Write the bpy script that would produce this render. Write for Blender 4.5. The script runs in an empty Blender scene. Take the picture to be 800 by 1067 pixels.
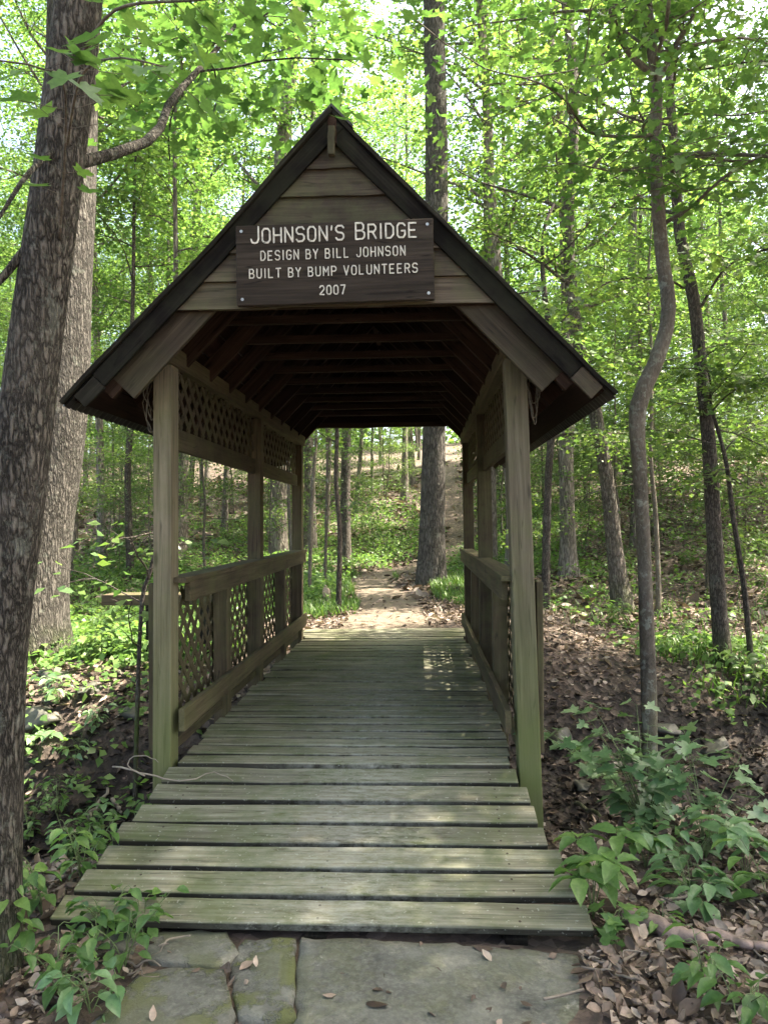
import bpy, math, random
import numpy as np
from mathutils import Matrix, Vector
R = math.radians
rng = np.random.default_rng(7)
random.seed(7)
S = bpy.context.scene
C = S.collection

# ------------------------------------------------------------------ camera, sky, sun, exposure
CAM = np.array([0.439, -4.123, 1.314]); YAW, PIT, ROL, FPX = R(2.859), R(0.879), R(0.523), 771.5
cd = bpy.data.cameras.new('camera'); cam = bpy.data.objects.new('camera', cd); C.objects.link(cam)
cd.sensor_fit = 'HORIZONTAL'; cd.sensor_width = 36; cd.lens = 36 * FPX / 800
cd.clip_start = 0.05; cd.clip_end = 1000
cam.matrix_world = Matrix.Translation(CAM.tolist()) @ Matrix.Rotation(YAW, 4, 'Z') @ Matrix.Rotation(math.pi / 2 + PIT, 4, 'X') @ Matrix.Rotation(-ROL, 4, 'Z')
S.camera = cam
SUN_EL, SUN_AZ = R(60), R(78)         # azimuth clockwise from +Y: high on the right, a little ahead of the camera
w = bpy.data.worlds.new('World'); S.world = w; w.use_nodes = True
nt = w.node_tree; nt.nodes.clear()
o_ = nt.nodes.new('ShaderNodeOutputWorld'); b_ = nt.nodes.new('ShaderNodeBackground'); s_ = nt.nodes.new('ShaderNodeTexSky')
s_.sky_type = 'NISHITA'; s_.sun_disc = False; s_.sun_elevation = SUN_EL; s_.sun_rotation = SUN_AZ
s_.dust_density = 5.0; s_.air_density = 0.8; s_.ozone_density = 1.0
b_.inputs['Strength'].default_value = 0.15
nt.links.new(s_.outputs[0], b_.inputs[0]); nt.links.new(b_.outputs[0], o_.inputs[0])
sl = bpy.data.lights.new('sun', 'SUN'); sl.energy = 5.0; sl.angle = R(0.5); sl.color = (1.0, 0.95, 0.86)
sun = bpy.data.objects.new('sun', sl); C.objects.link(sun)
sd = Vector((math.sin(SUN_AZ) * math.cos(SUN_EL), math.cos(SUN_AZ) * math.cos(SUN_EL), math.sin(SUN_EL)))
sun.rotation_euler = sd.to_track_quat('Z', 'Y').to_euler(); sun.location = (5, 10, 30)
S.view_settings.view_transform = 'Standard'; S.view_settings.look = 'None'; S.view_settings.gamma = 1
S.view_settings.use_curve_mapping = False
S.view_settings.exposure = 2.72
S.view_settings.use_white_balance = True; S.view_settings.white_balance_temperature = 7100; S.view_settings.white_balance_tint = 10
S.cycles.max_bounces = 8; S.cycles.diffuse_bounces = 4; S.cycles.transmission_bounces = 6; S.cycles.glossy_bounces = 2

# ------------------------------------------------------------------ helpers
def tag(o, label=None, cat=None, group=None, kind=None):
    if label: o['label'] = label
    if cat: o['category'] = cat
    if group: o['group'] = group
    if kind: o['kind'] = kind
    return o

def empty(name, loc=(0, 0, 0), label=None, cat=None, group=None, parent=None):
    o = bpy.data.objects.new(name, None); C.objects.link(o); o.location = loc
    o.empty_display_size = 0.2
    return tag(o, label, cat, group)

def np_mesh(name, V, F, mat, smooth=False, mats=None):
    """V (n,3), F (m,k) uniform polygons"""
    me = bpy.data.meshes.new(name)
    V = np.asarray(V, np.float32); F = np.asarray(F, np.int32)
    m, k = F.shape
    me.vertices.add(len(V)); me.vertices.foreach_set('co', V.ravel())
    me.loops.add(m * k); me.loops.foreach_set('vertex_index', F.ravel())
    me.polygons.add(m); me.polygons.foreach_set('loop_start', np.arange(0, m * k, k, dtype=np.int32))
    me.polygons.foreach_set('loop_total', np.full(m, k, np.int32))
    me.update(calc_edges=True)
    if smooth: me.polygons.foreach_set('use_smooth', np.ones(m, bool))
    me.materials.append(mat)
    return me

def link(name, me, parent=None, loc=None, mat4=None):
    o = bpy.data.objects.new(name, me); C.objects.link(o)
    if parent: o.parent = parent
    if loc is not None: o.location = loc
    if mat4 is not None: o.matrix_local = mat4
    return o

class MB:
    def __init__(s): s.v = []; s.f = []
    def add(s, vs, fs):
        n = len(s.v); s.v += [tuple(map(float, v)) for v in vs]; s.f += [tuple(i + n for i in f) for f in fs]
    def box(s, x0, x1, y0, y1, z0, z1):
        s.add([(x0, y0, z0), (x1, y0, z0), (x1, y1, z0), (x0, y1, z0), (x0, y0, z1), (x1, y0, z1), (x1, y1, z1), (x0, y1, z1)],
              [(0, 3, 2, 1), (4, 5, 6, 7), (0, 1, 5, 4), (1, 2, 6, 5), (2, 3, 7, 6), (3, 0, 4, 7)])
    def prism(s, poly, t, axis='y', at=0.0):
        """poly: 2-D outline, extruded by t"""
        n = len(poly)
        def p(a, b, c): return (a, c, b) if axis == 'y' else ((c, a, b) if axis == 'x' else (a, b, c))
        s.add([p(a, b, at) for a, b in poly] + [p(a, b, at + t) for a, b in poly],
              [tuple(range(n)), tuple(range(2 * n - 1, n - 1, -1))] + [(i, i + n, (i + 1) % n + n, (i + 1) % n) for i in range(n)])
    def tube(s, P, rad, k=8, lump=0.0, caps=True):
        P = np.asarray(P, float); n = len(P); rad = np.broadcast_to(rad, (n,))
        T = np.gradient(P, axis=0); T /= np.linalg.norm(T, axis=1)[:, None] + 1e-9
        a = np.array([1.0, 0, 0]) if abs(T[0][0]) < 0.8 else np.array([0, 1.0, 0])
        ring = []
        ph = rng.uniform(0, 6.28, 4)
        for i in range(n):
            a = a - T[i] * (a @ T[i]); a /= np.linalg.norm(a) + 1e-9
            b = np.cross(T[i], a)
            for j in range(k):
                t = 2 * math.pi * j / k
                r = rad[i]
                if lump: r *= 1 + lump * (math.sin(2 * t + ph[0] + i * .35) + .7 * math.sin(3 * t + ph[1] - i * .5) + .5 * math.sin(5 * t + ph[2] + i * .8))
                ring.append(P[i] + r * (math.cos(t) * a + math.sin(t) * b))
        fs = [(i * k + j, i * k + (j + 1) % k, (i + 1) * k + (j + 1) % k, (i + 1) * k + j) for i in range(n - 1) for j in range(k)]
        if caps: fs += [tuple(range(k - 1, -1, -1)), tuple((n - 1) * k + j for j in range(k))]
        s.add(ring, fs)
    def build(s, name, mat, parent=None, smooth=False, bevel=0, loc=None):
        me = bpy.data.meshes.new(name); me.from_pydata(s.v, [], s.f); me.update()
        me.materials.append(mat)
        if smooth: me.polygons.foreach_set('use_smooth', np.ones(len(me.polygons), bool))
        o = link(name, me, parent, loc)
        if bevel:
            m = o.modifiers.new('bevel', 'BEVEL'); m.width = bevel; m.segments = 2; m.limit_method = 'ANGLE'
        return o

def fbm(x, y, sc=1.0, seed=0, oct=4):
    r = np.random.default_rng(seed + 100); v = 0; a = 1.0; x = np.asarray(x, float); y = np.asarray(y, float)
    for o in range(oct):
        for k in range(3):
            th = r.uniform(0, 6.28); ph = r.uniform(0, 6.28)
            v = v + a * np.sin((x * math.cos(th) + y * math.sin(th)) * sc * (1.0 + .3 * k) + ph + .8 * np.sin((x * math.sin(th) - y * math.cos(th)) * sc * .7 + ph * 2)) / 3
        a *= .5; sc *= 2.1
    return v

def sstep(a, b, t):
    t = np.clip((t - a) / (b - a), 0, 1); return t * t * (3 - 2 * t)

def path_x(y):
    return -0.05 - 0.7 * sstep(7, 14, y) + 2.6 * sstep(14.5, 21, y)

def H(x, y, micro=True):
    x = np.asarray(x, float); y = np.asarray(y, float)
    z = -0.34 + 0.32 * sstep(3.5, 5.6, y)
    side = np.abs(x)
    z = z - 0.28 * sstep(1.2, 3.5, side) * (1 - sstep(9, 14, y)) * sstep(3, 6, y)      # banks beside the far path lie lower
    cy = 2.1 + 0.12 * x + .25 * np.sin(x * .5)
    d = (y - cy)
    z = z - 1.15 * np.exp(-(np.abs(d) / 1.6) ** 3.2) * (1 + .22 * fbm(x, y, 1.7, 11))
    s = y + 0.55 * np.maximum(x, 0) - 0.25 * np.maximum(-x, 0)
    t = np.maximum(s - 16.0, 0)
    hill = 0.27 * t * t / (t + 6)
    hill = 17 * (1 - np.exp(-hill / 17))
    z = z + hill
    pm = np.exp(-((x - path_x(y)) / 1.1) ** 2) * sstep(4.5, 5.5, y)
    n = .10 * fbm(x, y, .5, 1) + (.045 * fbm(x, y, 2.2, 2) + .018 * fbm(x, y, 7, 3, 2) if micro else 0)
    return z + n * (1 - .8 * pm) * sstep(.2, 1.6, np.abs(x) + np.maximum(np.abs(y + 1.2) - .8, 0) * 1.5)

def cam_ray(u, v):
    a, b = (u - 400) / FPX, (533.5 - v) / FPX
    cr, sr = math.cos(ROL), math.sin(ROL)
    a, b = a * cr + b * sr, -a * sr + b * cr
    F = np.array([-math.sin(YAW) * math.cos(PIT), math.cos(YAW) * math.cos(PIT), math.sin(PIT)])
    Rr = np.array([math.cos(YAW), math.sin(YAW), 0]); U = np.cross(Rr, F)
    return F + a * Rr + b * U

def W(u, v, D): return CAM + cam_ray(u, v) * D

def gp(u, v):
    """the point of the ground seen in the photograph at (u, v) and its depth"""
    d = cam_ray(u, v); D = 1.0
    while D < 80:
        p = CAM + d * D
        if p[2] < float(H(p[0], p[1])): break
        D += 0.03
    p = CAM + d * D; p[2] = float(H(p[0], p[1]))
    return p, D

# ------------------------------------------------------------------ materials
def new_mat(name):
    m = bpy.data.materials.new(name); m.use_nodes = True; t = m.node_tree; t.nodes.clear()
    out = t.nodes.new('ShaderNodeOutputMaterial')
    def N(ty, **kw):
        n = t.nodes.new(ty)
        for k, v in kw.items():
            if k in n.inputs.keys() if isinstance(k, str) else False: n.inputs[k].default_value = v
            else: setattr(n, k, v)
        return n
    return m, t, out, N
def lnk(t, a, b): t.links.new(a, b)
def ramp(t, N, fac, stops, interp='LINEAR'):
    r = N('ShaderNodeValToRGB'); cr = r.color_ramp; cr.interpolation = interp
    while len(cr.elements) < len(stops): cr.elements.new(.5)
    for e, (p, c) in zip(cr.elements, stops): e.position = p; e.color = (*c, 1) if len(c) == 3 else c
    lnk(t, fac, r.inputs[0]); return r.outputs[0]
def mix(t, N, fac, a, b, mode='MIX'):
    m = N('ShaderNodeMix'); m.data_type = 'RGBA'; m.blend_type = mode
    for i, x in ((0, fac), (6, a), (7, b)):
        if hasattr(x, 'is_output') or isinstance(x, bpy.types.NodeSocket): lnk(t, x, m.inputs[i])
        else: m.inputs[i].default_value = x if i == 0 else (*x, 1)
    return m.outputs[2]
def math_(t, N, op, a, b=None, clamp=False):
    m = N('ShaderNodeMath'); m.operation = op; m.use_clamp = clamp
    for i, x in ((0, a), (1, b)):
        if x is None: continue
        if isinstance(x, bpy.types.NodeSocket): lnk(t, x, m.inputs[i])
        else: m.inputs[i].default_value = x
    return m.outputs[0]
def noise(t, N, vec, scale, detail=4, rough=.55, dist=0):
    n = N('ShaderNodeTexNoise'); n.inputs['Scale'].default_value = scale; n.inputs['Detail'].default_value = detail
    n.inputs['Roughness'].default_value = rough; n.inputs['Distortion'].default_value = dist
    if vec is not None: lnk(t, vec, n.inputs['Vector'])
    return n.outputs['Fac']
def mapping(t, N, vec, scale=(1, 1, 1), loc=None):
    m = N('ShaderNodeMapping'); m.inputs['Scale'].default_value = scale; lnk(t, vec, m.inputs['Vector'])
    if loc is not None: lnk(t, loc, m.inputs['Location'])
    return m.outputs[0]

def leaf_mat(name, cols, trans=.45, rough=.45, spec=.5, veins=False):
    m, t, out, N = new_mat(name)
    g = N('ShaderNodeNewGeometry'); oi = N('ShaderNodeObjectInfo')
    f = math_(t, N, 'ADD', math_(t, N, 'MULTIPLY', g.outputs['Random Per Island'], .75), math_(t, N, 'MULTIPLY', oi.outputs['Random'], .25))
    col = ramp(t, N, f, cols)
    if not name.startswith('leaf_far'):
        mo = noise(t, N, g.outputs['Position'], 55, 3, .6)
        col = mix(t, N, 1.0, col, ramp(t, N, mo, [(.3, (.72, .75, .7)), (.7, (1.15, 1.12, 1.1))]), 'MULTIPLY')
    p = N('ShaderNodeBsdfPrincipled'); lnk(t, col, p.inputs['Base Color']); p.inputs['Roughness'].default_value = rough
    p.inputs['Specular IOR Level'].default_value = spec
    tr = N('ShaderNodeBsdfTranslucent')
    tc = mix(t, N, 1.0, col, (1.2, 1.25, .8), 'MULTIPLY'); lnk(t, tc, tr.inputs['Color'])
    ms = N('ShaderNodeMixShader'); ms.inputs[0].default_value = trans
    lnk(t, p.outputs[0], ms.inputs[1]); lnk(t, tr.outputs[0], ms.inputs[2]); lnk(t, ms.outputs[0], out.inputs[0])
    return m

M = {}
M['leaf_far'] = leaf_mat('leaf_far', [(0, (.06, .135, .04)), (.45, (.115, .215, .06)), (.8, (.18, .29, .08)), (1, (.27, .35, .12))], .55)
M['leaf_mid'] = leaf_mat('leaf_mid', [(0, (.055, .12, .04)), (.5, (.10, .175, .05)), (1, (.18, .26, .07))], .5, .4)
M['leaf_near'] = leaf_mat('leaf_near', [(0, (.06, .14, .045)), (.6, (.11, .215, .06)), (1, (.17, .28, .08))], .45, .42)
M['leaf_blue'] = leaf_mat('leaf_blue', [(0, (.07, .15, .06)), (.5, (.14, .25, .11)), (1, (.28, .38, .22))], .3, .33, .9)
M['leaf_pale'] = leaf_mat('leaf_pale', [(0, (.09, .20, .08)), (1, (.2, .32, .16))], .4, .35, .6)
M['grass'] = leaf_mat('grass', [(0, (.05, .12, .03)), (1, (.14, .24, .05))], .4, .45)
M['litter'] = leaf_mat('litter', [(0, (.03, .02, .014)), (.3, (.09, .064, .05)), (.6, (.23, .17, .135)), (.88, (.40, .33, .28)), (1, (.55, .47, .41))], .12, .6, .35)

def wood(name, dark, mid, light, moss=0.3, moss_col=(.085, .115, .035), moss_base=False, rough=.8, scuff=0, grain=1.0, objspace=True):
    m, t, out, N = new_mat(name)
    tc = N('ShaderNodeTexCoord'); oi = N('ShaderNodeObjectInfo'); g = N('ShaderNodeNewGeometry')
    comb = N('ShaderNodeCombineXYZ')
    r7 = math_(t, N, 'MULTIPLY', oi.outputs['Random'], 37.0)
    for i in range(3): lnk(t, r7, comb.inputs[i])
    v = mapping(t, N, tc.outputs['Object'], (1.1, 24, 24), comb.outputs[0])
    v2 = mapping(t, N, tc.outputs['Object'], (3.0, 90, 90), comb.outputs[0])
    a = noise(t, N, v, 1.0 * grain, 6, .6, .6); b = noise(t, N, v2, 1.0, 4, .7)
    blot = noise(t, N, mapping(t, N, tc.outputs['Object'], (2.2, 5, 5), comb.outputs[0]), 1.0, 5, .65)
    f = math_(t, N, 'ADD', math_(t, N, 'MULTIPLY', a, .6), math_(t, N, 'MULTIPLY', b, .4))
    col = ramp(t, N, f, [(.3, dark), (.5, mid), (.7, light)])
    # board to board difference and blotches
    hv = N('ShaderNodeHueSaturation'); lnk(t, col, hv.inputs['Color'])
    vv = math_(t, N, 'ADD', math_(t, N, 'MULTIPLY', oi.outputs['Random'], .5), .72)
    vv = math_(t, N, 'MULTIPLY', vv, math_(t, N, 'ADD', math_(t, N, 'MULTIPLY', blot, .9), .55)); lnk(t, vv, hv.inputs['Value'])
    col = hv.outputs[0]
    # long drying cracks
    ck = noise(t, N, mapping(t, N, tc.outputs['Object'], (.9, 30, 30), comb.outputs[0]), 1.0, 2, .4)
    ckf = ramp(t, N, math_(t, N, 'ABSOLUTE', math_(t, N, 'SUBTRACT', ck, .56)), [(.0, (1, 1, 1)), (.012, (0, 0, 0))])
    col = mix(t, N, math_(t, N, 'MULTIPLY', ckf, .75), col, tuple(c * .3 for c in dark))
    # knots
    vo = N('ShaderNodeTexVoronoi'); vo.inputs['Scale'].default_value = 1.0
    lnk(t, mapping(t, N, tc.outputs['Object'], (2.2, 8, 8), comb.outputs[0]), vo.inputs['Vector'])
    kn = ramp(t, N, vo.outputs['Distance'], [(.05, (1, 1, 1)), (.12, (0, 0, 0))])
    knf = math_(t, N, 'MULTIPLY', kn, .7)
    col = mix(t, N, knf, col, tuple(c * .45 for c in dark))
    if moss:
        mn = noise(t, N, g.outputs['Position'], 3.1, 6, .7)
        mf = ramp(t, N, mn, [(.42, (0, 0, 0)), (.62, (1, 1, 1))])
        mf = math_(t, N, 'MULTIPLY', mf, moss)
        if moss_base:
            sx = N('ShaderNodeSeparateXYZ'); lnk(t, g.outputs['Position'], sx.inputs[0])
            zz = math_(t, N, 'SUBTRACT', 1.15, sx.outputs[2]); zz = math_(t, N, 'MULTIPLY', zz, .8, True)
            zz = math_(t, N, 'MULTIPLY', zz, math_(t, N, 'ADD', mn, .25))
            mf = math_(t, N, 'MAXIMUM', mf, math_(t, N, 'MINIMUM', zz, .85))
        col = mix(t, N, mf, col, moss_col)
    if scuff:
        # rusty nail heads where the boards cross the stringers
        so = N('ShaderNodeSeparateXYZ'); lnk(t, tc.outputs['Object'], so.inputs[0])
        axx = math_(t, N, 'ABSOLUTE', math_(t, N, 'SUBTRACT', math_(t, N, 'ABSOLUTE', math_(t, N, 'SUBTRACT', math_(t, N, 'ABSOLUTE', so.outputs[0]), .4)), .4))
        ayy = math_(t, N, 'ABSOLUTE', math_(t, N, 'SUBTRACT', math_(t, N, 'ABSOLUTE', so.outputs[1]), .035))
        dd = math_(t, N, 'SQRT', math_(t, N, 'ADD', math_(t, N, 'MULTIPLY', axx, axx), math_(t, N, 'MULTIPLY', ayy, ayy)))
        nl_ = math_(t, N, 'LESS_THAN', dd, .0055)
        # board edges coloured near black so gaps read shaded, with some dirt and rot
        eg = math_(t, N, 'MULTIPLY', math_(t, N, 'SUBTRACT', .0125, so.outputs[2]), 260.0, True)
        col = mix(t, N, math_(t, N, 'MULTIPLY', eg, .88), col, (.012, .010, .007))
        col = mix(t, N, math_(t, N, 'MULTIPLY', nl_, .85), col, (.03, .018, .012))
        # footworn pale grey along the walking line, in streaky speckles
        sx = N('ShaderNodeSeparateXYZ'); lnk(t, g.outputs['Position'], sx.inputs[0])
        ax = math_(t, N, 'ABSOLUTE', math_(t, N, 'ADD', sx.outputs[0], -.12))
        wf = math_(t, N, 'SUBTRACT', 1.0, math_(t, N, 'MULTIPLY', ax, 1.5), True)
        wn = noise(t, N, mapping(t, N, g.outputs['Position'], (9, 30, 9)), 1.6, 6, .75)
        wf = math_(t, N, 'MULTIPLY', wf, ramp(t, N, wn, [(.38, (0, 0, 0)), (.68, (1, 1, 1))]))
        col = mix(t, N, math_(t, N, 'MULTIPLY', wf, scuff), col, (.30, .30, .25))
        sp = noise(t, N, mapping(t, N, g.outputs['Position'], (60, 60, 60)), 1.0, 2, .5)
        spf = ramp(t, N, sp, [(.66, (0, 0, 0)), (.72, (1, 1, 1))])
        col = mix(t, N, math_(t, N, 'MULTIPLY', spf, .35), col, (.42, .43, .36))
    p = N('ShaderNodeBsdfPrincipled'); lnk(t, col, p.inputs['Base Color']); p.inputs['Roughness'].default_value = rough
    p.inputs['Specular IOR Level'].default_value = .08 if name in ('dark_wood', 'ceiling_wood', 'frame_wood', 'sign_wood') else .25
    bp = N('ShaderNodeBump'); bp.inputs['Strength'].default_value = .6; bp.inputs['Distance'].default_value = .006
    hgt = math_(t, N, 'SUBTRACT', f, math_(t, N, 'MULTIPLY', kn, .3))
    lnk(t, hgt, bp.inputs['Height']); lnk(t, bp.outputs[0], p.inputs['Normal']); lnk(t, p.outputs[0], out.inputs[0])
    return m
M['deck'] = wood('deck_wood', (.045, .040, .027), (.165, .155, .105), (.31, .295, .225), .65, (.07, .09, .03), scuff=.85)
M['post'] = wood('post_wood', (.075, .062, .038), (.155, .13, .085), (.23, .20, .135), .3, (.10, .125, .035), moss_base=True)
M['rail'] = wood('rail_wood', (.03, .022, .012), (.066, .05, .029), (.115, .09, .055), .3, (.10, .12, .04))
M['siding'] = wood('siding_wood', (.022, .016, .010), (.060, .045, .030), (.125, .098, .068), .4, (.09, .10, .04))
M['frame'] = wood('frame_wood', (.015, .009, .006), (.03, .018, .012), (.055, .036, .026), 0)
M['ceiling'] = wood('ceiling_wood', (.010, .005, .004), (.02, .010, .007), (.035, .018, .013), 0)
M['dark'] = wood('dark_wood', (.006, .005, .004), (.012, .010, .008), (.04, .034, .027), .2, (.05, .055, .03))
M['brace'] = wood('brace_wood', (.02, .014, .008), (.045, .033, .02), (.085, .064, .04), .1)
M['sign'] = wood('sign_wood', (.012, .010, .007), (.030, .023, .017), (.056, .045, .034), 0, rough=.6)

def simple(name, col, rough=.7, metal=0, var=.3, nscale=8.0, bump=0):
    m, t, out, N = new_mat(name); tc = N('ShaderNodeTexCoord')
    n = noise(t, N, tc.outputs['Object'], nscale, 5, .6)
    c = ramp(t, N, n, [(.3, tuple(x * (1 - var) for x in col)), (.7, tuple(min(1, x * (1 + var)) for x in col))])
    p = N('ShaderNodeBsdfPrincipled'); lnk(t, c, p.inputs['Base Color']); p.inputs['Roughness'].default_value = rough; p.inputs['Metallic'].default_value = metal
    if bump:
        bp = N('ShaderNodeBump'); bp.inputs['Strength'].default_value = .8; bp.inputs['Distance'].default_value = bump
        lnk(t, n, bp.inputs['Height']); lnk(t, bp.outputs[0], p.inputs['Normal'])
    lnk(t, p.outputs[0], out.inputs[0]); return m
M['paint'] = simple('letter_paint', (.55, .52, .44), .7, 0, .35, 45)
M['roof'] = simple('roof_metal', (.035, .033, .03), .55, .3, .4, 3)
M['nail'] = simple('nail_steel', (.35, .35, .33), .4, .8, .2, 20)
M['rope'] = simple('rope_fibre', (.085, .075, .05), .9, 0, .4, 40)
M['twig'] = simple('twig_bark', (.14, .115, .09), .85, 0, .4, 20)
M['palewood'] = simple('bare_wood', (.24, .20, .155), .8, 0, .35, 14, .01)
M['pinkwood'] = simple('weathered_log', (.20, .145, .12), .8, 0, .5, 12, .015)
M['stem'] = simple('green_stem', (.10, .14, .05), .6, 0, .3, 20)

def bark(name, dark, light, sc=(9, 9, 1.6), depth=.03, lichen=.0, moss=0.0, ridged=True, moss_z=.5):
    m, t, out, N = new_mat(name); tc = N('ShaderNodeTexCoord'); g = N('ShaderNodeNewGeometry'); oi = N('ShaderNodeObjectInfo')
    v = mapping(t, N, g.outputs['Position'], sc)
    n1 = noise(t, N, v, 1.6, 7, .65, .6)
    if ridged:
        vo = N('ShaderNodeTexVoronoi'); vo.feature = 'DISTANCE_TO_EDGE'; vo.inputs['Scale'].default_value = 1.7
        dv = N('ShaderNodeVectorMath'); dv.operation = 'ADD'
        nn = N('ShaderNodeTexNoise'); nn.inputs['Scale'].default_value = 2.5; nn.inputs['Detail'].default_value = 3; lnk(t, v, nn.inputs['Vector'])
        lnk(t, v, dv.inputs[0]); lnk(t, nn.outputs['Color'], dv.inputs[1]); lnk(t, dv.outputs[0], vo.inputs['Vector'])
        h = math_(t, N, 'ADD', math_(t, N, 'MULTIPLY', math_(t, N, 'MULTIPLY', vo.outputs['Distance'], 3.0, True), .7), math_(t, N, 'MULTIPLY', n1, .5))
    else:
        h = n1
    fine = noise(t, N, g.outputs['Position'], 60, 4, .7)
    big = noise(t, N, g.outputs['Position'], 3.0, 4, .6)
    hh = math_(t, N, 'ADD', math_(t, N, 'ADD', h, math_(t, N, 'MULTIPLY', fine, .25)), math_(t, N, 'MULTIPLY', math_(t, N, 'SUBTRACT', big, .5), .7))
    col = ramp(t, N, hh, [(.35, dark), (.7, tuple((a + b) / 2 for a, b in zip(dark, light))), (1.0, light)])
    hv = N('ShaderNodeHueSaturation'); lnk(t, col, hv.inputs['Color'])
    lnk(t, math_(t, N, 'ADD', math_(t, N, 'MULTIPLY', oi.outputs['Random'], .5), .75), hv.inputs['Value']); col = hv.outputs[0]
    if lichen:
        ln = noise(t, N, g.outputs['Position'], 7.0, 5, .62)
        lf = ramp(t, N, ln, [(.60, (0, 0, 0)), (.64, (1, 1, 1))])
        fl = noise(t, N, g.outputs['Position'], 26.0, 4, .6)
        fl = ramp(t, N, fl, [(.56, (0, 0, 0)), (.62, (1, 1, 1))])
        lf = math_(t, N, 'MULTIPLY', math_(t, N, 'ADD', math_(t, N, 'MULTIPLY', lf, .6), math_(t, N, 'MULTIPLY', fl, .35), True), lichen)
        col = mix(t, N, lf, col, (.33, .36, .30))
    if moss:
        sx = N('ShaderNodeSeparateXYZ'); lnk(t, g.outputs['Position'], sx.inputs[0])
        zz = math_(t, N, 'MULTIPLY', math_(t, N, 'SUBTRACT', moss_z, sx.outputs[2]), 1.4, True)
        mn = noise(t, N, g.outputs['Position'], 5, 5, .6)
        zz = math_(t, N, 'MULTIPLY', zz, ramp(t, N, mn, [(.35, (0, 0, 0)), (.6, (1, 1, 1))]))
        col = mix(t, N, math_(t, N, 'MULTIPLY', zz, moss), col, (.06, .085, .02))
    p = N('ShaderNodeBsdfPrincipled'); lnk(t, col, p.inputs['Base Color']); p.inputs['Roughness'].default_value = .9
    p.inputs['Specular IOR Level'].default_value = .2
    bp = N('ShaderNodeBump'); bp.inputs['Strength'].default_value = 1.0; bp.inputs['Distance'].default_value = depth
    lnk(t, hh, bp.inputs['Height']); lnk(t, bp.outputs[0], p.inputs['Normal']); lnk(t, p.outputs[0], out.inputs[0])
    return m
M['bark_maple'] = bark('bark_maple', (.018, .0155, .012), (.125, .11, .09), (26, 26, 7), .022, .3, .6, True, .2)
M['bark_oak'] = bark('bark_oak', (.035, .031, .026), (.135, .122, .106), (13, 13, 2.6), .03, .25, .9, True, .2)
M['bark_mid'] = bark('bark_mid', (.045, .038, .03), (.18, .155, .13), (16, 16, 3.5), .02, .35, .8, True, .35)
M['bark_far'] = bark('bark_far', (.07, .06, .05), (.24, .21, .18), (8, 8, 1.6), .03, .15, 0, True)
M['bark_young'] = bark('bark_young', (.05, .042, .032), (.20, .17, .135), (40, 40, 14), .006, .6, .5, False, .1)
M['bark_dark'] = bark('bark_dark', (.03, .025, .02), (.12, .10, .085), (24, 24, 6), .01, .2, .9, True, .1)

def ground_mat():
    m, t, out, N = new_mat('forest_soil'); g = N('ShaderNodeNewGeometry')
    P = g.outputs['Position']
    a = noise(t, N, P, .9, 5, .6); b = noise(t, N, P, 14, 6, .7)
    vo = N('ShaderNodeTexVoronoi'); vo.inputs['Scale'].default_value = 17; lnk(t, P, vo.inputs['Vector'])
    sep = N('ShaderNodeSeparateColor'); lnk(t, vo.outputs['Color'], sep.inputs[0])
    lc = ramp(t, N, sep.outputs[0], [(0, (.03, .022, .016)), (.4, (.08, .056, .04)), (.8, (.17, .12, .09)), (1, (.25, .19, .15))])
    soil = ramp(t, N, b, [(.3, (.022, .016, .012)), (.7, (.07, .05, .036))])
    f = ramp(t, N, a, [(.35, (.3, .3, .3)), (.6, (1, 1, 1))])
    col = mix(t, N, f, soil, lc)
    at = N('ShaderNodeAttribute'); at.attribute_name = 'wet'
    col = mix(t, N, math_(t, N, 'MULTIPLY', at.outputs['Fac'], .85), col, (.010, .008, .006))  # gully soil darkened in colour to carry its shade along with damp
    p = N('ShaderNodeBsdfPrincipled'); lnk(t, col, p.inputs['Base Color']); p.inputs['Roughness'].default_value = .9
    bp = N('ShaderNodeBump'); bp.inputs['Strength'].default_value = .8; bp.inputs['Distance'].default_value = .03
    hh = math_(t, N, 'ADD', math_(t, N, 'MULTIPLY', vo.outputs['Distance'], .6), b)
    lnk(t, hh, bp.inputs['Height']); lnk(t, bp.outputs[0], p.inputs['Normal']); lnk(t, p.outputs[0], out.inputs[0])
    return m
M['ground'] = ground_mat()
def path_mat():
    m, t, out, N = new_mat('path_dirt'); g = N('ShaderNodeNewGeometry'); P = g.outputs['Position']
    b = noise(t, N, P, 5, 6, .7); c = noise(t, N, P, 45, 4, .7)
    col = ramp(t, N, b, [(.3, (.08, .06, .042)), (.7, (.17, .135, .098))])
    col = mix(t, N, ramp(t, N, c, [(.55, (0, 0, 0)), (.7, (.7, .7, .7))]), col, (.09, .065, .045))
    p = N('ShaderNodeBsdfPrincipled'); lnk(t, col, p.inputs['Base Color']); p.inputs['Roughness'].default_value = .95
    bp = N('ShaderNodeBump'); bp.inputs['Strength'].default_value = .7; bp.inputs['Distance'].default_value = .02
    lnk(t, c, bp.inputs['Height']); lnk(t, bp.outputs[0], p.inputs['Normal']); lnk(t, p.outputs[0], out.inputs[0])
    return m
M['path'] = path_mat()
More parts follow.
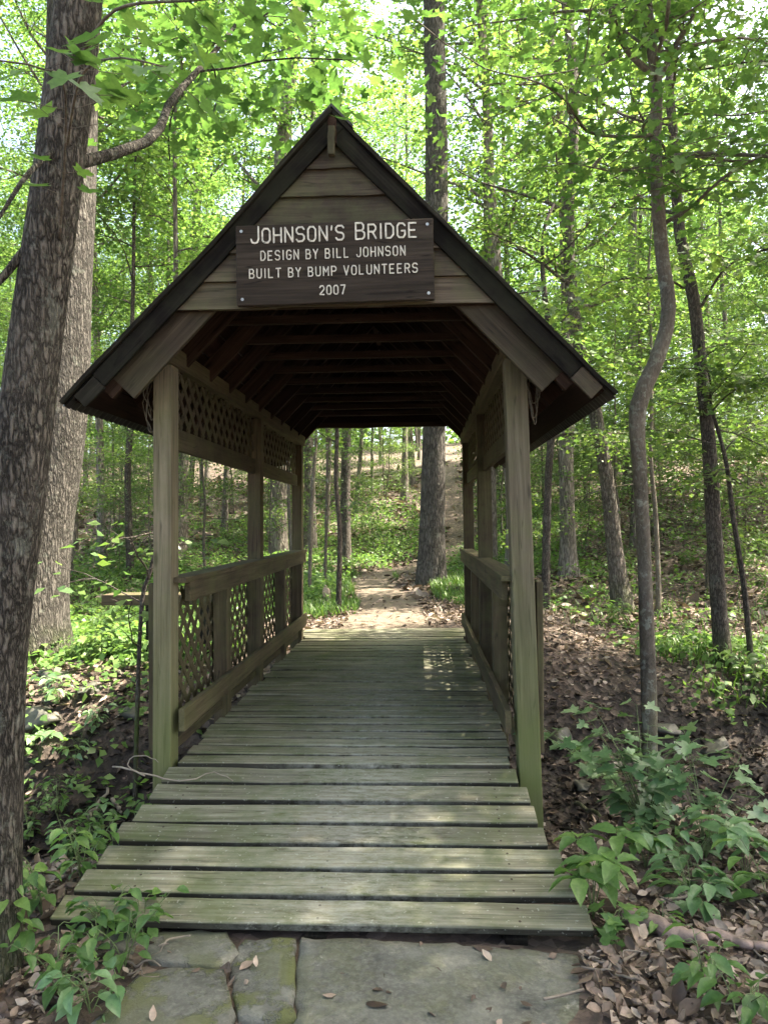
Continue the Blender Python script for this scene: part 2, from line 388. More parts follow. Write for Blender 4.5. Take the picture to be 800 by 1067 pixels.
def stone_mat():
    m, t, out, N = new_mat('mossy_stone'); g = N('ShaderNodeNewGeometry'); P = g.outputs['Position']; oi = N('ShaderNodeObjectInfo')
    a = noise(t, N, P, 3.0, 7, .65); b = noise(t, N, P, 45, 5, .7); c = noise(t, N, P, 5.5, 6, .7)
    col = ramp(t, N, a, [(.3, (.045, .045, .037)), (.5, (.09, .09, .075)), (.7, (.155, .155, .13))])
    col = mix(t, N, ramp(t, N, b, [(.45, (0, 0, 0)), (.7, (.5, .5, .5))]), col, (.20, .20, .17))
    mf = ramp(t, N, c, [(.55, (0, 0, 0)), (.63, (1, 1, 1))])
    at = N('ShaderNodeAttribute'); at.attribute_name = 'moss'
    mf = math_(t, N, 'MAXIMUM', math_(t, N, 'MULTIPLY', mf, .35), math_(t, N, 'MULTIPLY', at.outputs['Fac'], ramp(t, N, c, [(.46, (0, 0, 0)), (.54, (1, 1, 1))])))
    col = mix(t, N, mf, col, (.075, .085, .022))
    wl = noise(t, N, P, 9, 5, .7, .5)
    col = mix(t, N, ramp(t, N, wl, [(.64, (0, 0, 0)), (.70, (.6, .6, .6))]), col, (.28, .28, .24))
    p = N('ShaderNodeBsdfPrincipled'); lnk(t, col, p.inputs['Base Color']); p.inputs['Roughness'].default_value = .85
    bp = N('ShaderNodeBump'); bp.inputs['Strength'].default_value = .9; bp.inputs['Distance'].default_value = .025
    hh = math_(t, N, 'ADD', math_(t, N, 'ADD', a, math_(t, N, 'MULTIPLY', b, .25)), math_(t, N, 'MULTIPLY', mf, .5))
    lnk(t, hh, bp.inputs['Height']); lnk(t, bp.outputs[0], p.inputs['Normal']); lnk(t, p.outputs[0], out.inputs[0])
    return m
M['stone'] = stone_mat()
M['wetrock'] = simple('damp_rock', (.06, .058, .045), .6, 0, .5, 7, .02)

# ------------------------------------------------------------------ the ground
n = 520
gx = np.linspace(-1, 1, n); gy = np.linspace(-1, 1, n)
X = 5.5 * np.sinh(gx * 3.9); X = X / abs(X).max() * 130
Y = 5.5 * np.sinh(gy * 3.9); Y = Y / abs(Y).max() * 130 + 2.5
XX, YY = np.meshgrid(X, Y); ZZ = H(XX, YY)
V = np.stack([XX.ravel(), YY.ravel(), ZZ.ravel()], 1)
ii = np.arange(n * n).reshape(n, n)
F = np.stack([ii[:-1, :-1].ravel(), ii[:-1, 1:].ravel(), ii[1:, 1:].ravel(), ii[1:, :-1].ravel()], 1)
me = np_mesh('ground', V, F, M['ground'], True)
wet = np.exp(-((YY - (2.1 + .12 * XX + .25 * np.sin(XX * .5))) / 1.9) ** 6 + .25 * fbm(XX, YY, 3, 15)).clip(0, 1).ravel()  # mask of the gully, whose shade goes into the soil colour
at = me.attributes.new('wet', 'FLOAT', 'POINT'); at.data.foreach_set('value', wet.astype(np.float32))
tag(link('ground', me), kind='structure')

ys = np.linspace(4.9, 21, 170); k = 22; V = []; F = []
for i, y in enumerate(ys):
    hw = (.62 * (1 - .8 * float(sstep(15, 21, y))) + .10 * math.sin(y * 2.3) + .07 * math.sin(y * 7.1) + .5 * math.exp(-(y - 5.2) / .9))
    for j in range(k):
        s = -1 + 2 * j / (k - 1)
        x = float(path_x(y)) + s * hw * (1 + .12 * math.sin(y * 11 + s * 3))
        yy = y + .0
        V.append((x, yy, float(H(x, yy)) + .012 - .03 * abs(s) ** 3))
for i in range(len(ys) - 1):
    for j in range(k - 1): F.append((i * k + j, i * k + j + 1, (i + 1) * k + j + 1, (i + 1) * k + j))
tag(link('path', np_mesh('path', V, F, M['path'], True)), kind='structure')

# ------------------------------------------------------------------ leaf templates and scattering
def T_kite(): return np.array([(0, 0, 0), (.38, .42, .08), (0, 1, -.06), (-.38, .42, .08)], float), [(0, 1, 2, 3)]
def T_ovate():
    v = [(0, 0, 0), (.2, .18, .09), (.28, .45, .10), (.17, .75, .0), (0, 1, -.2), (-.17, .75, .02), (-.26, .45, .13), (-.2, .18, .09), (0, .45, .03)]
    return np.array(v, float), [(0, 1, 2, 8), (8, 2, 3, 4), (0, 8, 6, 7), (8, 4, 5, 6)]
def T_maple():
    pol = [(-90, .12), (-62, .34), (-35, .62), (-14, .50), (2, .95), (14, .72), (30, .58), (44, .46), (66, .9), (76, .86), (90, 1.12)]
    right = [(a, r) for a, r in pol]
    pts = [(r * math.cos(R(a)), r * math.sin(R(a))) for a, r in right]
    pts = pts + [(-x, y) for x, y in pts[-2:0:-1]]
    v = [(x * .55, (y + .12) * .62 + .05, .10 * abs(x) - .05 * y) for x, y in pts]
    c = len(v); v.append((0, .2, -.02))
    nn = c
    return np.array(v, float), [(i, (i + 1) % nn, c) for i in range(nn)]
def T_curl():
    # a dry leaf, curled up at both sides and the tip
    v = []
    for y, wd, z in ((0, .03, 0), (.3, .26, .0), (.62, .28, .03), (1, .03, .18)):
        v += [(-wd, y, z + wd * .7), (0, y, z), (wd, y, z + wd * .5)]
    f = []
    for i in range(3): f += [(i * 3, i * 3 + 1, i * 3 + 4, i * 3 + 3), (i * 3 + 1, i * 3 + 2, i * 3 + 5, i * 3 + 4)]
    return np.array(v, float), f
TPL = {'kite': T_kite(), 'ovate': T_ovate(), 'maple': T_maple(), 'curl': T_curl()}
def unit(a): return a / (np.linalg.norm(a, axis=-1, keepdims=True) + 1e-9)
def leaves(kind, P, A, Nn, size):
    """centres P, axes A, normals Nn, sizes -> V, F"""
    tv, tf = TPL[kind]; A = unit(A); Nn = unit(Nn - A * (A * Nn).sum(1)[:, None]); B = np.cross(A, Nn)
    size = np.broadcast_to(size, (len(P),))[:, None, None]
    V = P[:, None, :] + size * (tv[None, :, 0, None] * B[:, None, :] + tv[None, :, 1, None] * A[:, None, :] + tv[None, :, 2, None] * Nn[:, None, :])
    F = (np.arange(len(P))[:, None, None] * len(tv) + np.array(tf)[None]).reshape(-1, len(tf[0]))
    return V.reshape(-1, 3), F
def cluster_leaves(kind, cen, rad, per, size, r=None, flat=.25, tilt=.45, droop=.25):
    """flat layered sprays of leaves round each centre"""
    r = r or rng
    cen = np.asarray(cen, float); nC = len(cen)
    rad = np.broadcast_to(rad, (nC,))
    idx = np.repeat(np.arange(nC), per); nL = len(idx)
    th = r.uniform(0, 2 * np.pi, nL); q = np.sqrt(r.uniform(0.02, 1, nL))
    slope = r.normal(0, .22, (nC, 2))
    off = np.stack([np.cos(th) * q, np.sin(th) * q, r.normal(0, flat * .5, nL)], 1)
    off[:, 2] += off[:, 0] * slope[idx, 0] + off[:, 1] * slope[idx, 1] - .18 * q * q
    P = cen[idx] + off * rad[idx][:, None]
    A = np.stack([np.cos(th) + r.normal(0, .7, nL), np.sin(th) + r.normal(0, .7, nL), -droop + r.normal(0, .3, nL)], 1)
    Nn = np.stack([r.normal(0, tilt, nL), r.normal(0, tilt, nL), np.ones(nL)], 1)
    return leaves(kind, P, A, Nn, size * r.uniform(.6, 1.25, nL))

# ------------------------------------------------------------------ trees
def spline(P, m):
    """resample a polyline smoothly"""
    P = np.asarray(P, float); n0 = len(P)
    if n0 < 3:
        t = np.linspace(0, 1, m)[:, None]; return P[0] * (1 - t) + P[-1] * t
    out = []
    d = np.r_[0, np.cumsum(np.linalg.norm(np.diff(P, axis=0), axis=1))]
    for s in np.linspace(0, d[-1], m):
        i = min(max(np.searchsorted(d, s) - 1, 0), n0 - 2); t = (s - d[i]) / (d[i + 1] - d[i] + 1e-9)
        p0, p1, p2, p3 = P[max(i - 1, 0)], P[i], P[i + 1], P[min(i + 2, n0 - 1)]
        out.append(.5 * (2 * p1 + (p2 - p0) * t + (2 * p0 - 5 * p1 + 4 * p2 - p3) * t * t + (3 * p1 - p0 - 3 * p2 + p3) * t ** 3))
    return np.array(out)

def limb(mb, p0, az, el, L, r0, r, k=6, segs=7, curve=.35, sub=3, cen=None, sublen=.5, tips=True):
    """a limb from p0; leaf centres are collected in cen"""
    pts = [np.array(p0, float)]; a, e = az, el
    for i in range(segs):
        a += r.normal(0, .18); e += r.normal(0, .12) - curve / segs * .6
        pts.append(pts[-1] + L / segs * np.array([math.cos(a) * math.cos(e), math.sin(a) * math.cos(e), math.sin(e)]))
    rad = np.linspace(r0, max(r0 * .15, .004), segs + 1)
    mb.tube(pts, rad, k, caps=False)
    for q in range(sub):
        i = int(r.integers(max(1, segs // 4), segs)); p = pts[i]; sa = a + r.choice([-1, 1]) * r.uniform(.5, 1.2); se = e + r.uniform(-.3, .4)
        l2 = L * sublen * r.uniform(.5, 1) * (1 - .4 * i / segs); q2 = [p]
        for j in range(4):
            sa += r.normal(0, .2); se += r.normal(0, .12) - .05
            q2.append(q2[-1] + l2 / 4 * np.array([math.cos(sa) * math.cos(se), math.sin(sa) * math.cos(se), math.sin(se)]))
        mb.tube(q2, np.linspace(rad[i] * .6, max(.003, rad[i] * .1), 5), max(3, k - 2), caps=False)
        if cen is not None: cen += [q2[2], q2[3], q2[4]]
    if cen is not None: cen += [pts[j] for j in range(max(2, segs // 2), segs + 1)]
    return pts

def proto_tree(seed, h, r0, first, nl, spread, leaf_n, leaf_s, bmat, lmat, kind='kite', crad=.75, limb_el=(.2, .9), lean=.02, k=9, upto=1.0):
    r = np.random.default_rng(seed)
    tr = MB(); n = 12; zz = np.linspace(-.25, h * .97, n)
    px = np.cumsum(r.normal(0, lean * h / n, n)); py = np.cumsum(r.normal(0, lean * h / n, n)); px -= px[0]; py -= py[0]
    P = np.stack([px, py, zz], 1)
    f = np.clip(zz / h, 0, 1); rad = r0 * (1 - .8 * f) + r0 * .6 * np.exp(-np.maximum(zz, 0) / (r0 * 2.0))
    P2 = spline(P, 26); f2 = np.linspace(0, 1, 26); rad2 = np.interp(f2, np.linspace(0, 1, n), rad)
    tr.tube(P2, rad2, k, lump=.03, caps=False)
    cen = []; az = r.uniform(0, 6.28)
    for i in range(nl):
        fz = first + (upto - first) * ((i + r.uniform(0, .6)) / nl); z = h * min(fz, .96)
        j = np.interp(z, P[:, 2], np.arange(n)); p = np.array([np.interp(j, np.arange(n), P[:, c]) for c in range(3)])
        az += 2.4 + r.normal(0, .4)
        L = spread * (1 - .55 * ((fz - first) / (1.0001 - first)) ** 1.3) * r.uniform(.65, 1.1)
        limb(tr, p, az, r.uniform(*limb_el), L, max(.008, r0 * .32 * (1 - .6 * fz)), r, 5, 6, .3, 3, cen)
    cen.append(P[-1]); cen = np.array(cen)
    per = max(1, int(leaf_n / len(cen)))
    V, F = cluster_leaves(kind, cen, crad * r.uniform(.6, 1.2, len(cen)), per, leaf_s, r)
    me = bpy.data.meshes.new('trunk'); me.from_pydata(tr.v, [], tr.f); me.materials.append(bmat)
    me.polygons.foreach_set('use_smooth', np.ones(len(me.polygons), bool))
    return me, np_mesh('crown', V, F, lmat)

protos = []
for i in range(7):
    h = [17, 21, 15, 19, 23, 16, 20][i]
    protos.append(proto_tree(20 + i, h, [.11, .17, .09, .14, .2, .08, .13][i], [.28, .35, .22, .3, .38, .2, .3][i], 26, [3.4, 4.6, 3.0, 3.8, 5.0, 2.8, 3.8][i],
                             14500, .105, M['bark_far'], M['leaf_far'], 'kite', .85))
saps = []
for i in range(5):
    h = [4.5, 6.5, 5.5, 7.5, 3.2][i]
    saps.append(proto_tree(40 + i, h, [.025, .04, .03, .045, .018][i], [.2, .25, .15, .28, .12][i], 20, [1.5, 2.1, 1.8, 2.3, 1.1][i],
                           [3800, 5600, 4600, 6000, 2400][i], .075, M['bark_young'], M['leaf_mid'], 'kite', .5, (-.05, .45), .05, 6))

def put_tree(pr, x, y, sc, rz, label, cat, group, name='forest_tree', tilt=(0, 0)):
    root = empty(name, (x, y, float(H(x, y)) - .05), label, cat, group); root.rotation_euler = (tilt[0], tilt[1], rz); root.scale = (sc, sc, sc)
    link('trunk', pr[0], root); link('crown', pr[1], root)
    return root

tr_r = np.random.default_rng(5)
placed = []
def free(x, y, dmin):
    for a, b in placed:
        if (a - x) ** 2 + (b - y) ** 2 < dmin * dmin: return False
    return True
def region(x, y):
    """where a tree stands in the photograph: a landmark phrase and a short group name"""
    u = 438 + (x - CAM[0]) / max(y - CAM[1], .1) * FPX
    if y < 7 or u < -20 or u > 820: return ('at the edge of the clearing, mostly outside the photo', 'round the clearing')
    far = 'close ' if y < 21 else ('halfway up ' if y < 36 else 'far ')
    if u < 100: p = 'left of the thick oak'
    elif u < 200: p = 'right of the thick oak'
    elif u < 315: p = 'behind the left railing of the bridge'
    elif u < 440: p = 'behind the trail opening'
    elif u < 530: p = 'behind the far right posts'
    elif u < 630: p = 'behind the right eave of the roof'
    elif u < 700: p = 'behind the crooked pale maple'
    else: p = 'behind the slim dark-barked tree'
    return (far + p, far + p)
cnt = 0
while cnt < 100:
    y = tr_r.uniform(13, 62); hw = .62 * (y + 4) + 3; x = .2 + tr_r.uniform(-hw, hw)
    if abs(x - float(path_x(y))) < 1.6 and y < 34: continue
    if y < 24 and -3.0 < x < 2.2: continue
    if not free(x, y, 2.1): continue
    placed.append((x, y)); g_ = region(x, y)
    put_tree(protos[cnt % 7], x, y, tr_r.uniform(.8, 1.2), tr_r.uniform(0, 6.28), 'slender broadleaf tree ' + g_[0], 'tree', 'trees ' + g_[1], tilt=(tr_r.normal(0, .03), tr_r.normal(0, .03)))
    cnt += 1
cnt = 0
while cnt < 125:
    y = tr_r.uniform(8.5, 42); hw = .6 * (y + 4) + 2; x = .2 + tr_r.uniform(-hw, hw)
    if abs(x - float(path_x(y))) < 1.3: continue
    if y < 19 and -2.6 < x < 3.2: continue
    if y < 12 and x > -5 and x < 4.5: continue
    if not free(x, y, 1.2): continue
    placed.append((x, y)); g_ = region(x, y)
    put_tree(saps[cnt % 5], x, y, tr_r.uniform(.75, 1.25), tr_r.uniform(0, 6.28), 'thin leafy sapling ' + g_[0], 'sapling', 'saplings ' + g_[1], 'forest_sapling', tilt=(tr_r.normal(0, .05), tr_r.normal(0, .05)))
    cnt += 1
# near and middle ones can be told apart by counting along their row
ORD = 'leftmost second third fourth fifth sixth seventh eighth ninth tenth eleventh twelfth thirteenth fourteenth'.split()
rows = {}
for o in bpy.data.objects:
    if o.parent is None and o.name.split('.')[0] in ('forest_tree', 'forest_sapling') and 'group' in o.keys(): rows.setdefault(o['group'], []).append(o)
for g_, os_ in rows.items():
    if ' far ' in g_ or 'clearing' in g_: continue
    os_.sort(key=lambda o: (o.location.x - CAM[0]) / (o.location.y - CAM[1]))
    for i, o in enumerate(os_):
        kind_ = 'tree' if g_.startswith('trees') else 'sapling'; where = g_.split(' ', 1)[1]
        if len(os_) > 1: o['label'] = (ORD[i] if i == 0 else ORD[i] + ' from left') + (' slender ' if kind_ == 'tree' else ' leafy ') + kind_ + ' ' + where
# tall trees out of view, added to block light over deck, ramp and ground
for i, (x, y) in enumerate([(-6.5, 1.5), (7.5, -1.5), (9.5, 5.5), (-9, 7), (2.5, -9), (-5, -8), (8, -8), (-11, -2), (12.5, 1), (13, 9), (6.3, -2.2), (5.2, -4.6), (7.2, 2.7), (5.7, -.2)]):
    put_tree(protos[[1, 4, 3, 1, 0, 3, 6, 4, 1, 3, 6, 0, 5, 5][i]], x, y, 1.0, i * 1.3, 'tall unseen forest tree added to shade the clearing', 'tree', 'unseen trees added to shade the clearing')

# far wood: one leafy mass on the ridge
r = np.random.default_rng(77)
th = r.uniform(-1.25, 1.25, 5200); D = r.uniform(62, 100, 5200)
fx = np.sin(th) * D; fy = np.cos(th) * D; fz = H(fx, fy, False) + r.uniform(0, 20, 5200)
V, F = cluster_leaves('kite', np.stack([fx, fy, fz], 1), 2.0, 16, .75, r, .5, .8)
tag(link('distant_wood', np_mesh('distant_wood', V, F, M['leaf_far'])), 'mass of green leaves of the far wood on the ridge behind every trunk', 'woods', kind='stuff')

# -------- single trees
def single_tree(label, cat, pts, widths, bmat, lmat, height, name='tree', base=None, first=.45, nl=12, spread=3.5, leaf_n=6000, leaf_s=.11, kind='kite',
                crad=.6, flare=.5, k=16, lump=.03, seed=1, limbs=(), group=None, D=None, el=(.1, .8), leaf_from=0.0):
    """pts: (u, v) down to the base; widths in pixels"""
    r = np.random.default_rng(seed)
    (ub, vb) = pts[-1]
    if base is None: bp_, Db = gp(ub, vb)
    else: Db = base; bp_ = W(ub, vb, Db); bp_[2] = float(H(bp_[0], bp_[1]))
    P = [W(u, v, Db) for u, v in pts[::-1]]; P[0] = bp_.copy()
    rad = [w_ * Db / FPX / 2 for w_ in widths[::-1]]
    P = [np.array([bp_[0], bp_[1], bp_[2] - .3])] + P; rad = [rad[0] * 1.1] + rad
    top = P[-1]; d = unit(P[-1] - P[-2]); d = unit(d * .5 + np.array([0, 0, 1.0])); hrem = bp_[2] + height - top[2]
    zf = top[2]
    if hrem > .5:
        for q in range(1, 6): P.append(top + d * hrem * q / 5 + np.array([r.normal(0, .06), r.normal(0, .06), 0]) * q); rad.append(rad[-1] * .8 if q < 5 else .015)
    P = np.array(P); ln = np.r_[0, np.cumsum(np.linalg.norm(np.diff(P, axis=0), axis=1))]
    m = 60; P2 = spline(P, m); rad2 = np.interp(np.linspace(0, ln[-1], m), ln, rad)
    zz = P2[:, 2] - bp_[2]; rad2 = rad2 * (1 + flare * np.exp(-np.maximum(zz, 0) / (rad2[0] * 2.2)))
    root = empty(name, bp_.tolist(), label, cat, group)
    P2 = P2 - bp_
    tr = MB(); tr.tube(P2, rad2, k, lump=lump, caps=False)
    cen = []; az = r.uniform(0, 6.28)
    for i in range(nl):
        fz = first + (1 - first) * (i + .5) / nl; z = height * fz
        j = int(np.argmin(abs(P2[:, 2] - z))); az += 2.4 + r.normal(0, .4)
        limb(tr, P2[j], az, r.uniform(*el), spread * (1 - .5 * fz) * r.uniform(.7, 1.1), max(.008, rad2[j] * .4), r, 6, 7, .3, 4, cen)
    for (lp, lr, lf) in limbs:          # limbs seen in the photograph: [(u,v,D)...], radius, leafy
        q = spline([W(*a) - bp_ for a in lp], 14); tr.tube(q, np.linspace(lr, lr * .3, 14), 8, lump=.04, caps=False)
        if lf:
            for a in range(5, 14, 1):
                cen.append(q[a]); 
                l2 = limb(tr, q[a], r.uniform(0, 6.28), r.uniform(-.2, .5), spread * .28 * r.uniform(.6, 1.2), lr * .3, r, 4, 5, .2, 1, cen)
    tr.build('trunk', bmat, root, smooth=True)
    if leaf_n and cen:
        cen = np.array(cen); V, F = cluster_leaves(kind, cen, crad * r.uniform(.6, 1.2, len(cen)), max(1, int(leaf_n / len(cen))), leaf_s, r)
        link('crown', np_mesh('crown', V, F, lmat), root)
    placed.append((bp_[0], bp_[1]))
    return root, Db, bp_

# 1 foreground maple at the left edge
single_tree('mottled grey-brown trunk with pale lichen leaning in the left foreground', 'tree',
            [(88, -60), (82, 0), (62, 170), (36, 360), (17, 520), (-6, 700), (-18, 900), (-24, 1050)], [42, 46, 48, 52, 58, 62, 70, 78], M['bark_maple'], M['leaf_near'], 9.5,
            'foreground_tree', base=2.75, first=.52, nl=10, spread=3.4, leaf_n=2400, leaf_s=.12, kind='maple', crad=.55, flare=.15, k=40, lump=.022, seed=3,
            limbs=[([(72, 172, 2.75), (105, 165, 2.9), (140, 150, 3.1), (165, 143, 3.3), (170, 118, 3.5), (192, 88, 3.8), (216, 62, 4.1), (250, 20, 4.6), (290, -40, 5.2)], .024, True),
                   ([(60, 230, 2.75), (25, 262, 2.7), (0, 292, 2.65), (-40, 330, 2.6)], .022, False),
                   ([(64, 150, 2.75), (30, 180, 2.5), (0, 225, 2.3), (-30, 270, 2.2)], .012, False),
                   ([(85, 112, 2.75), (108, 100, 2.9), (135, 85, 3.1)], .012, False)])
p_, _ = None, None
def twig_spray(root, pts, r0, n_lf, size, seed, mat):
    r = np.random.default_rng(seed); o = np.array(root.location)
    q = spline([W(*a) - o for a in pts], 16); mb = MB(); mb.tube(q, np.linspace(r0, .002, 16), 6)
    LP = []; LA = []
    for i in range(n_lf):
        j = int(r.integers(3, 16)); d = unit(q[min(j + 1, 15)] - q[j - 1]); sd_ = np.cross(d, [0, 0, 1]) * r.choice([-1, 1]); a = unit(d * .5 + sd_ * r.uniform(.5, 1.2) + [0, 0, r.normal(-.1, .2)])
        e = q[j] + a * r.uniform(.04, .16); mb.tube([q[j], (q[j] + e) / 2, e], .0012, 4); LP.append(e); LA.append(a + [0, 0, -.2])
    mb.build('twig', M['bark_young'], root, smooth=True)
    n_ = len(LP); V, F = leaves('maple', np.array(LP), np.array(LA), np.stack([r.normal(0, .35, n_), r.normal(0, .35, n_), np.ones(n_)], 1), size * r.uniform(.7, 1.2, n_))
    link('foliage', np_mesh('foliage', V, F, mat), root)
tw_root = bpy.data.objects['foreground_tree']
twig_spray(tw_root, [(62, 250, 2.7), (68, 100, 2.3), (40, 70, 2.0), (-30, 60, 1.9)], .006, 14, .11, 5, M['leaf_near'])
twig_spray(tw_root, [(70, 150, 2.6), (84, 80, 2.2), (120, 60, 2.0), (175, 70, 1.9)], .006, 16, .11, 6, M['leaf_near'])
twig_spray(tw_root, [(84, 60, 2.6), (120, 10, 2.4), (200, 0, 2.3), (290, -5, 2.3)], .007, 22, .10, 7, M['leaf_near'])
# 2 large furrowed oak behind it
single_tree('thick oak with furrowed grey bark and flared roots behind the leaning lichen trunk', 'tree',
            [(80, -60), (78, 0), (72, 170), (64, 300), (58, 430), (39, 560), (29, 640), (25, 690)], [50, 52, 54, 58, 60, 62, 66, 76], M['bark_oak'], M['leaf_far'], 24,
            'oak_tree', base=9.0, first=.42, nl=18, spread=6.5, leaf_n=13000, leaf_s=.11, crad=1.0, flare=.4, k=32, lump=.03, seed=4)
# 3 pale crooked sapling at the right
single_tree('slender crooked maple with smooth pale bark forking high on the right', 'tree',
            [(668, -60), (680, 60), (684, 90), (683, 170), (689, 260), (697, 322), (686, 370), (664, 425), (667, 500), (672, 600), (675, 700), (677, 785)],
            [9, 11, 12, 13, 13, 14, 15, 18, 15, 14, 15, 16], M['bark_young'], M['leaf_near'], 9.0,
            'maple_tree', base=6.0, first=.62, nl=12, spread=3.0, leaf_n=3000, leaf_s=.10, kind='maple', crad=.5, flare=.1, k=16, lump=.06, seed=5, el=(-.1, .6),
            limbs=[([(683, 80, 6), (655, 55, 6), (640, 25, 5.9), (625, -20, 5.8)], .03, True), ([(684, 85, 6), (705, 45, 5.9), (722, 15, 5.8), (735, -30, 5.7)], .03, True),
                   ([(682, 140, 6), (645, 142, 5.7), (610, 135, 5.4), (590, 105, 5.2), (560, 85, 5.0), (530, 78, 4.9)], .017, True),
                   ([(683, 155, 6), (668, 172, 5.8), (640, 178, 5.6), (600, 170, 5.4)], .012, True),
                   ([(692, 232, 6), (720, 215, 5.8), (760, 180, 5.6), (815, 152, 5.4)], .018, True),
                   ([(680, 55, 6), (640, 25, 6.2), (590, 5, 6.4), (560, -10, 6.6)], .014, True),
                   ([(686, 125, 6), (720, 118, 6), (765, 120, 6), (815, 112, 6)], .012, True)])
# 4 dark straight tree at the right
single_tree('slim dark-barked tree with a mossy foot on the litter slope far right', 'tree',
            [(697, 90), (702, 150), (708, 240), (722, 310), (730, 380), (738, 460), (743, 540), (748, 620), (753, 692)], [9, 10, 11, 12, 13, 14, 15, 16, 18], M['bark_dark'], M['leaf_mid'], 9.5,
            'dark_tree', first=.55, nl=12, spread=3.4, leaf_n=2600, leaf_s=.10, kind='maple', crad=.55, flare=.2, k=14, seed=6, el=(-.1, .5),
            limbs=[([(730, 320, 8.8), (755, 280, 8.6), (790, 262, 8.4), (820, 258, 8.2)], .02, True), ([(712, 300, 8.9), (690, 290, 8.8), (640, 292, 8.6), (610, 310, 8.4), (585, 335, 8.2)], .016, True)])
# 5 thin bent sapling right of it
single_tree('thin bent dark sapling beside the slim dark-barked tree', 'sapling',
            [(742, 428), (756, 480), (764, 540), (776, 620), (783, 700)], [3.5, 4.5, 5.5, 6, 7], M['bark_dark'], M['leaf_mid'], 3.8, 'sapling', first=.6, nl=9, spread=1.7, leaf_n=1500,
            leaf_s=.1, kind='maple', crad=.35, flare=.1, k=8, seed=7, el=(0, .5), limbs=[([(742, 428, 8.6), (760, 410, 8.5), (790, 395, 8.4), (820, 392, 8.3)], .012, True)])
# 6 leaning tree behind the right eave
single_tree('leaning brown trunk rising behind the right eave of the bridge roof', 'tree',
            [(574, -60), (590, 0), (598, 120), (592, 230), (598, 330), (618, 420), (632, 500), (640, 570), (648, 635)], [10, 11, 11, 12, 13, 14, 14, 16, 20], M['bark_mid'], M['leaf_mid'], 14,
            'leaning_tree', first=.4, nl=14, spread=4.2, leaf_n=4500, leaf_s=.12, crad=.7, flare=.4, k=14, seed=8)
# 7
single_tree('pale grey trunk beyond the right front post of the bridge', 'tree',
            [(586, 160), (590, 300), (592, 400), (590, 480), (592, 572)], [11, 12, 14, 15, 17], M['bark_far'], M['leaf_far'], 17, 'pale_tree', base=17, first=.35, nl=16,
            spread=4.5, leaf_n=5000, leaf_s=.14, crad=.8, k=12, seed=9)
single_tree('dark slim trunk between the right post and the leaning brown trunk', 'tree',
            [(572, 350), (574, 450), (571, 500), (567, 575)], [7, 8, 8, 9], M['bark_dark'], M['leaf_mid'], 8, 'slim_tree', base=13, first=.35, nl=12,
            spread=2.6, leaf_n=2500, leaf_s=.12, crad=.5, k=10, seed=10)
# 8 big tree framed by the bridge
single_tree('tall straight tree with ridged bark and mossy foot beside the trail, framed by the bridge', 'tree',
            [(452, -60), (452, 0), (454, 120), (455, 230), (454, 350), (452, 450), (451, 520), (450, 570), (449, 609)], [22, 22, 23, 24, 24, 24, 25, 26, 29], M['bark_oak'], M['leaf_far'], 24,
            'trail_tree', first=.5, nl=16, spread=6, leaf_n=12000, leaf_s=.11, crad=1.0, flare=.18, k=28, lump=.02, seed=11)
# 9 thin ones seen through the bridge
for (lab, pts, wd, bs, h, bm, sd) in [
    ('dark wavy sapling left of the trail seen through the bridge', [(349, 380), (351, 450), (350, 500), (354, 560), (352, 605)], [3, 4, 4.5, 5, 6], 11.0, 4.8, 'bark_dark', 12),
    ('thin grey sapling just right of the far left bridge post', [(330, 380), (329, 460), (325, 520), (322, 578)], [3, 3.5, 4, 4], 14, 6, 'bark_young', 13),
    ('thin pale sapling between the wavy sapling and the far left post', [(340, 430), (341, 500), (338, 575)], [2.5, 3, 3.5], 15, 6, 'bark_young', 14),
    ('yellowish brown trunk standing left behind the trail', [(364, 350), (361, 450), (360, 510), (360, 572)], [9, 10, 10, 12], 22, 15, 'bark_mid', 15),
    ('grey forked trunk rising behind the ridge of the roof', [(310, 20), (300, 100), (292, 190), (290, 400), (290, 562)], [12, 14, 15, 17, 19], 24, 22, 'bark_far', 16),
    ('slim mossy trunk right of the roof peak and of the tall straight tree', [(505, 60), (508, 160), (508, 260), (510, 420), (512, 565)], [8, 9, 9, 11, 12], 20, 18, 'bark_far', 17),
    ('thin arching sapling leaning beside the left front post', [(186, 470), (172, 520), (158, 590), (147, 640), (140, 675)], [2, 3, 4, 4.5, 5], 7.0, 2.6, 'bark_dark', 18),
    ('slender dark trunk deep in the woods left of the left front post', [(136, 440), (133, 500), (136, 572)], [6, 7, 8], 18, 13, 'bark_dark', 19),
    ('slim bare-stemmed tree just left of the slanting left eave', [(182, 170), (183, 300), (180, 450), (178, 568)], [4, 5, 6, 7], 17, 15, 'bark_far', 20)]:
    nlf = 900 if h < 7 else 4200
    single_tree(lab, 'tree' if h > 7 else 'sapling', pts, wd, M[bm], M['leaf_mid'] if h < 14 else M['leaf_far'], h, 'slender_tree' if h > 7 else 'sapling', base=bs,
                first=.5, nl=6 if h < 7 else 14, spread=1.5 if h < 7 else 4, leaf_n=nlf if h > 3 else 60, leaf_s=.11 if h < 7 else .14, crad=.4 if h < 7 else .8, k=8 if h < 7 else 12, flare=.2, seed=sd)

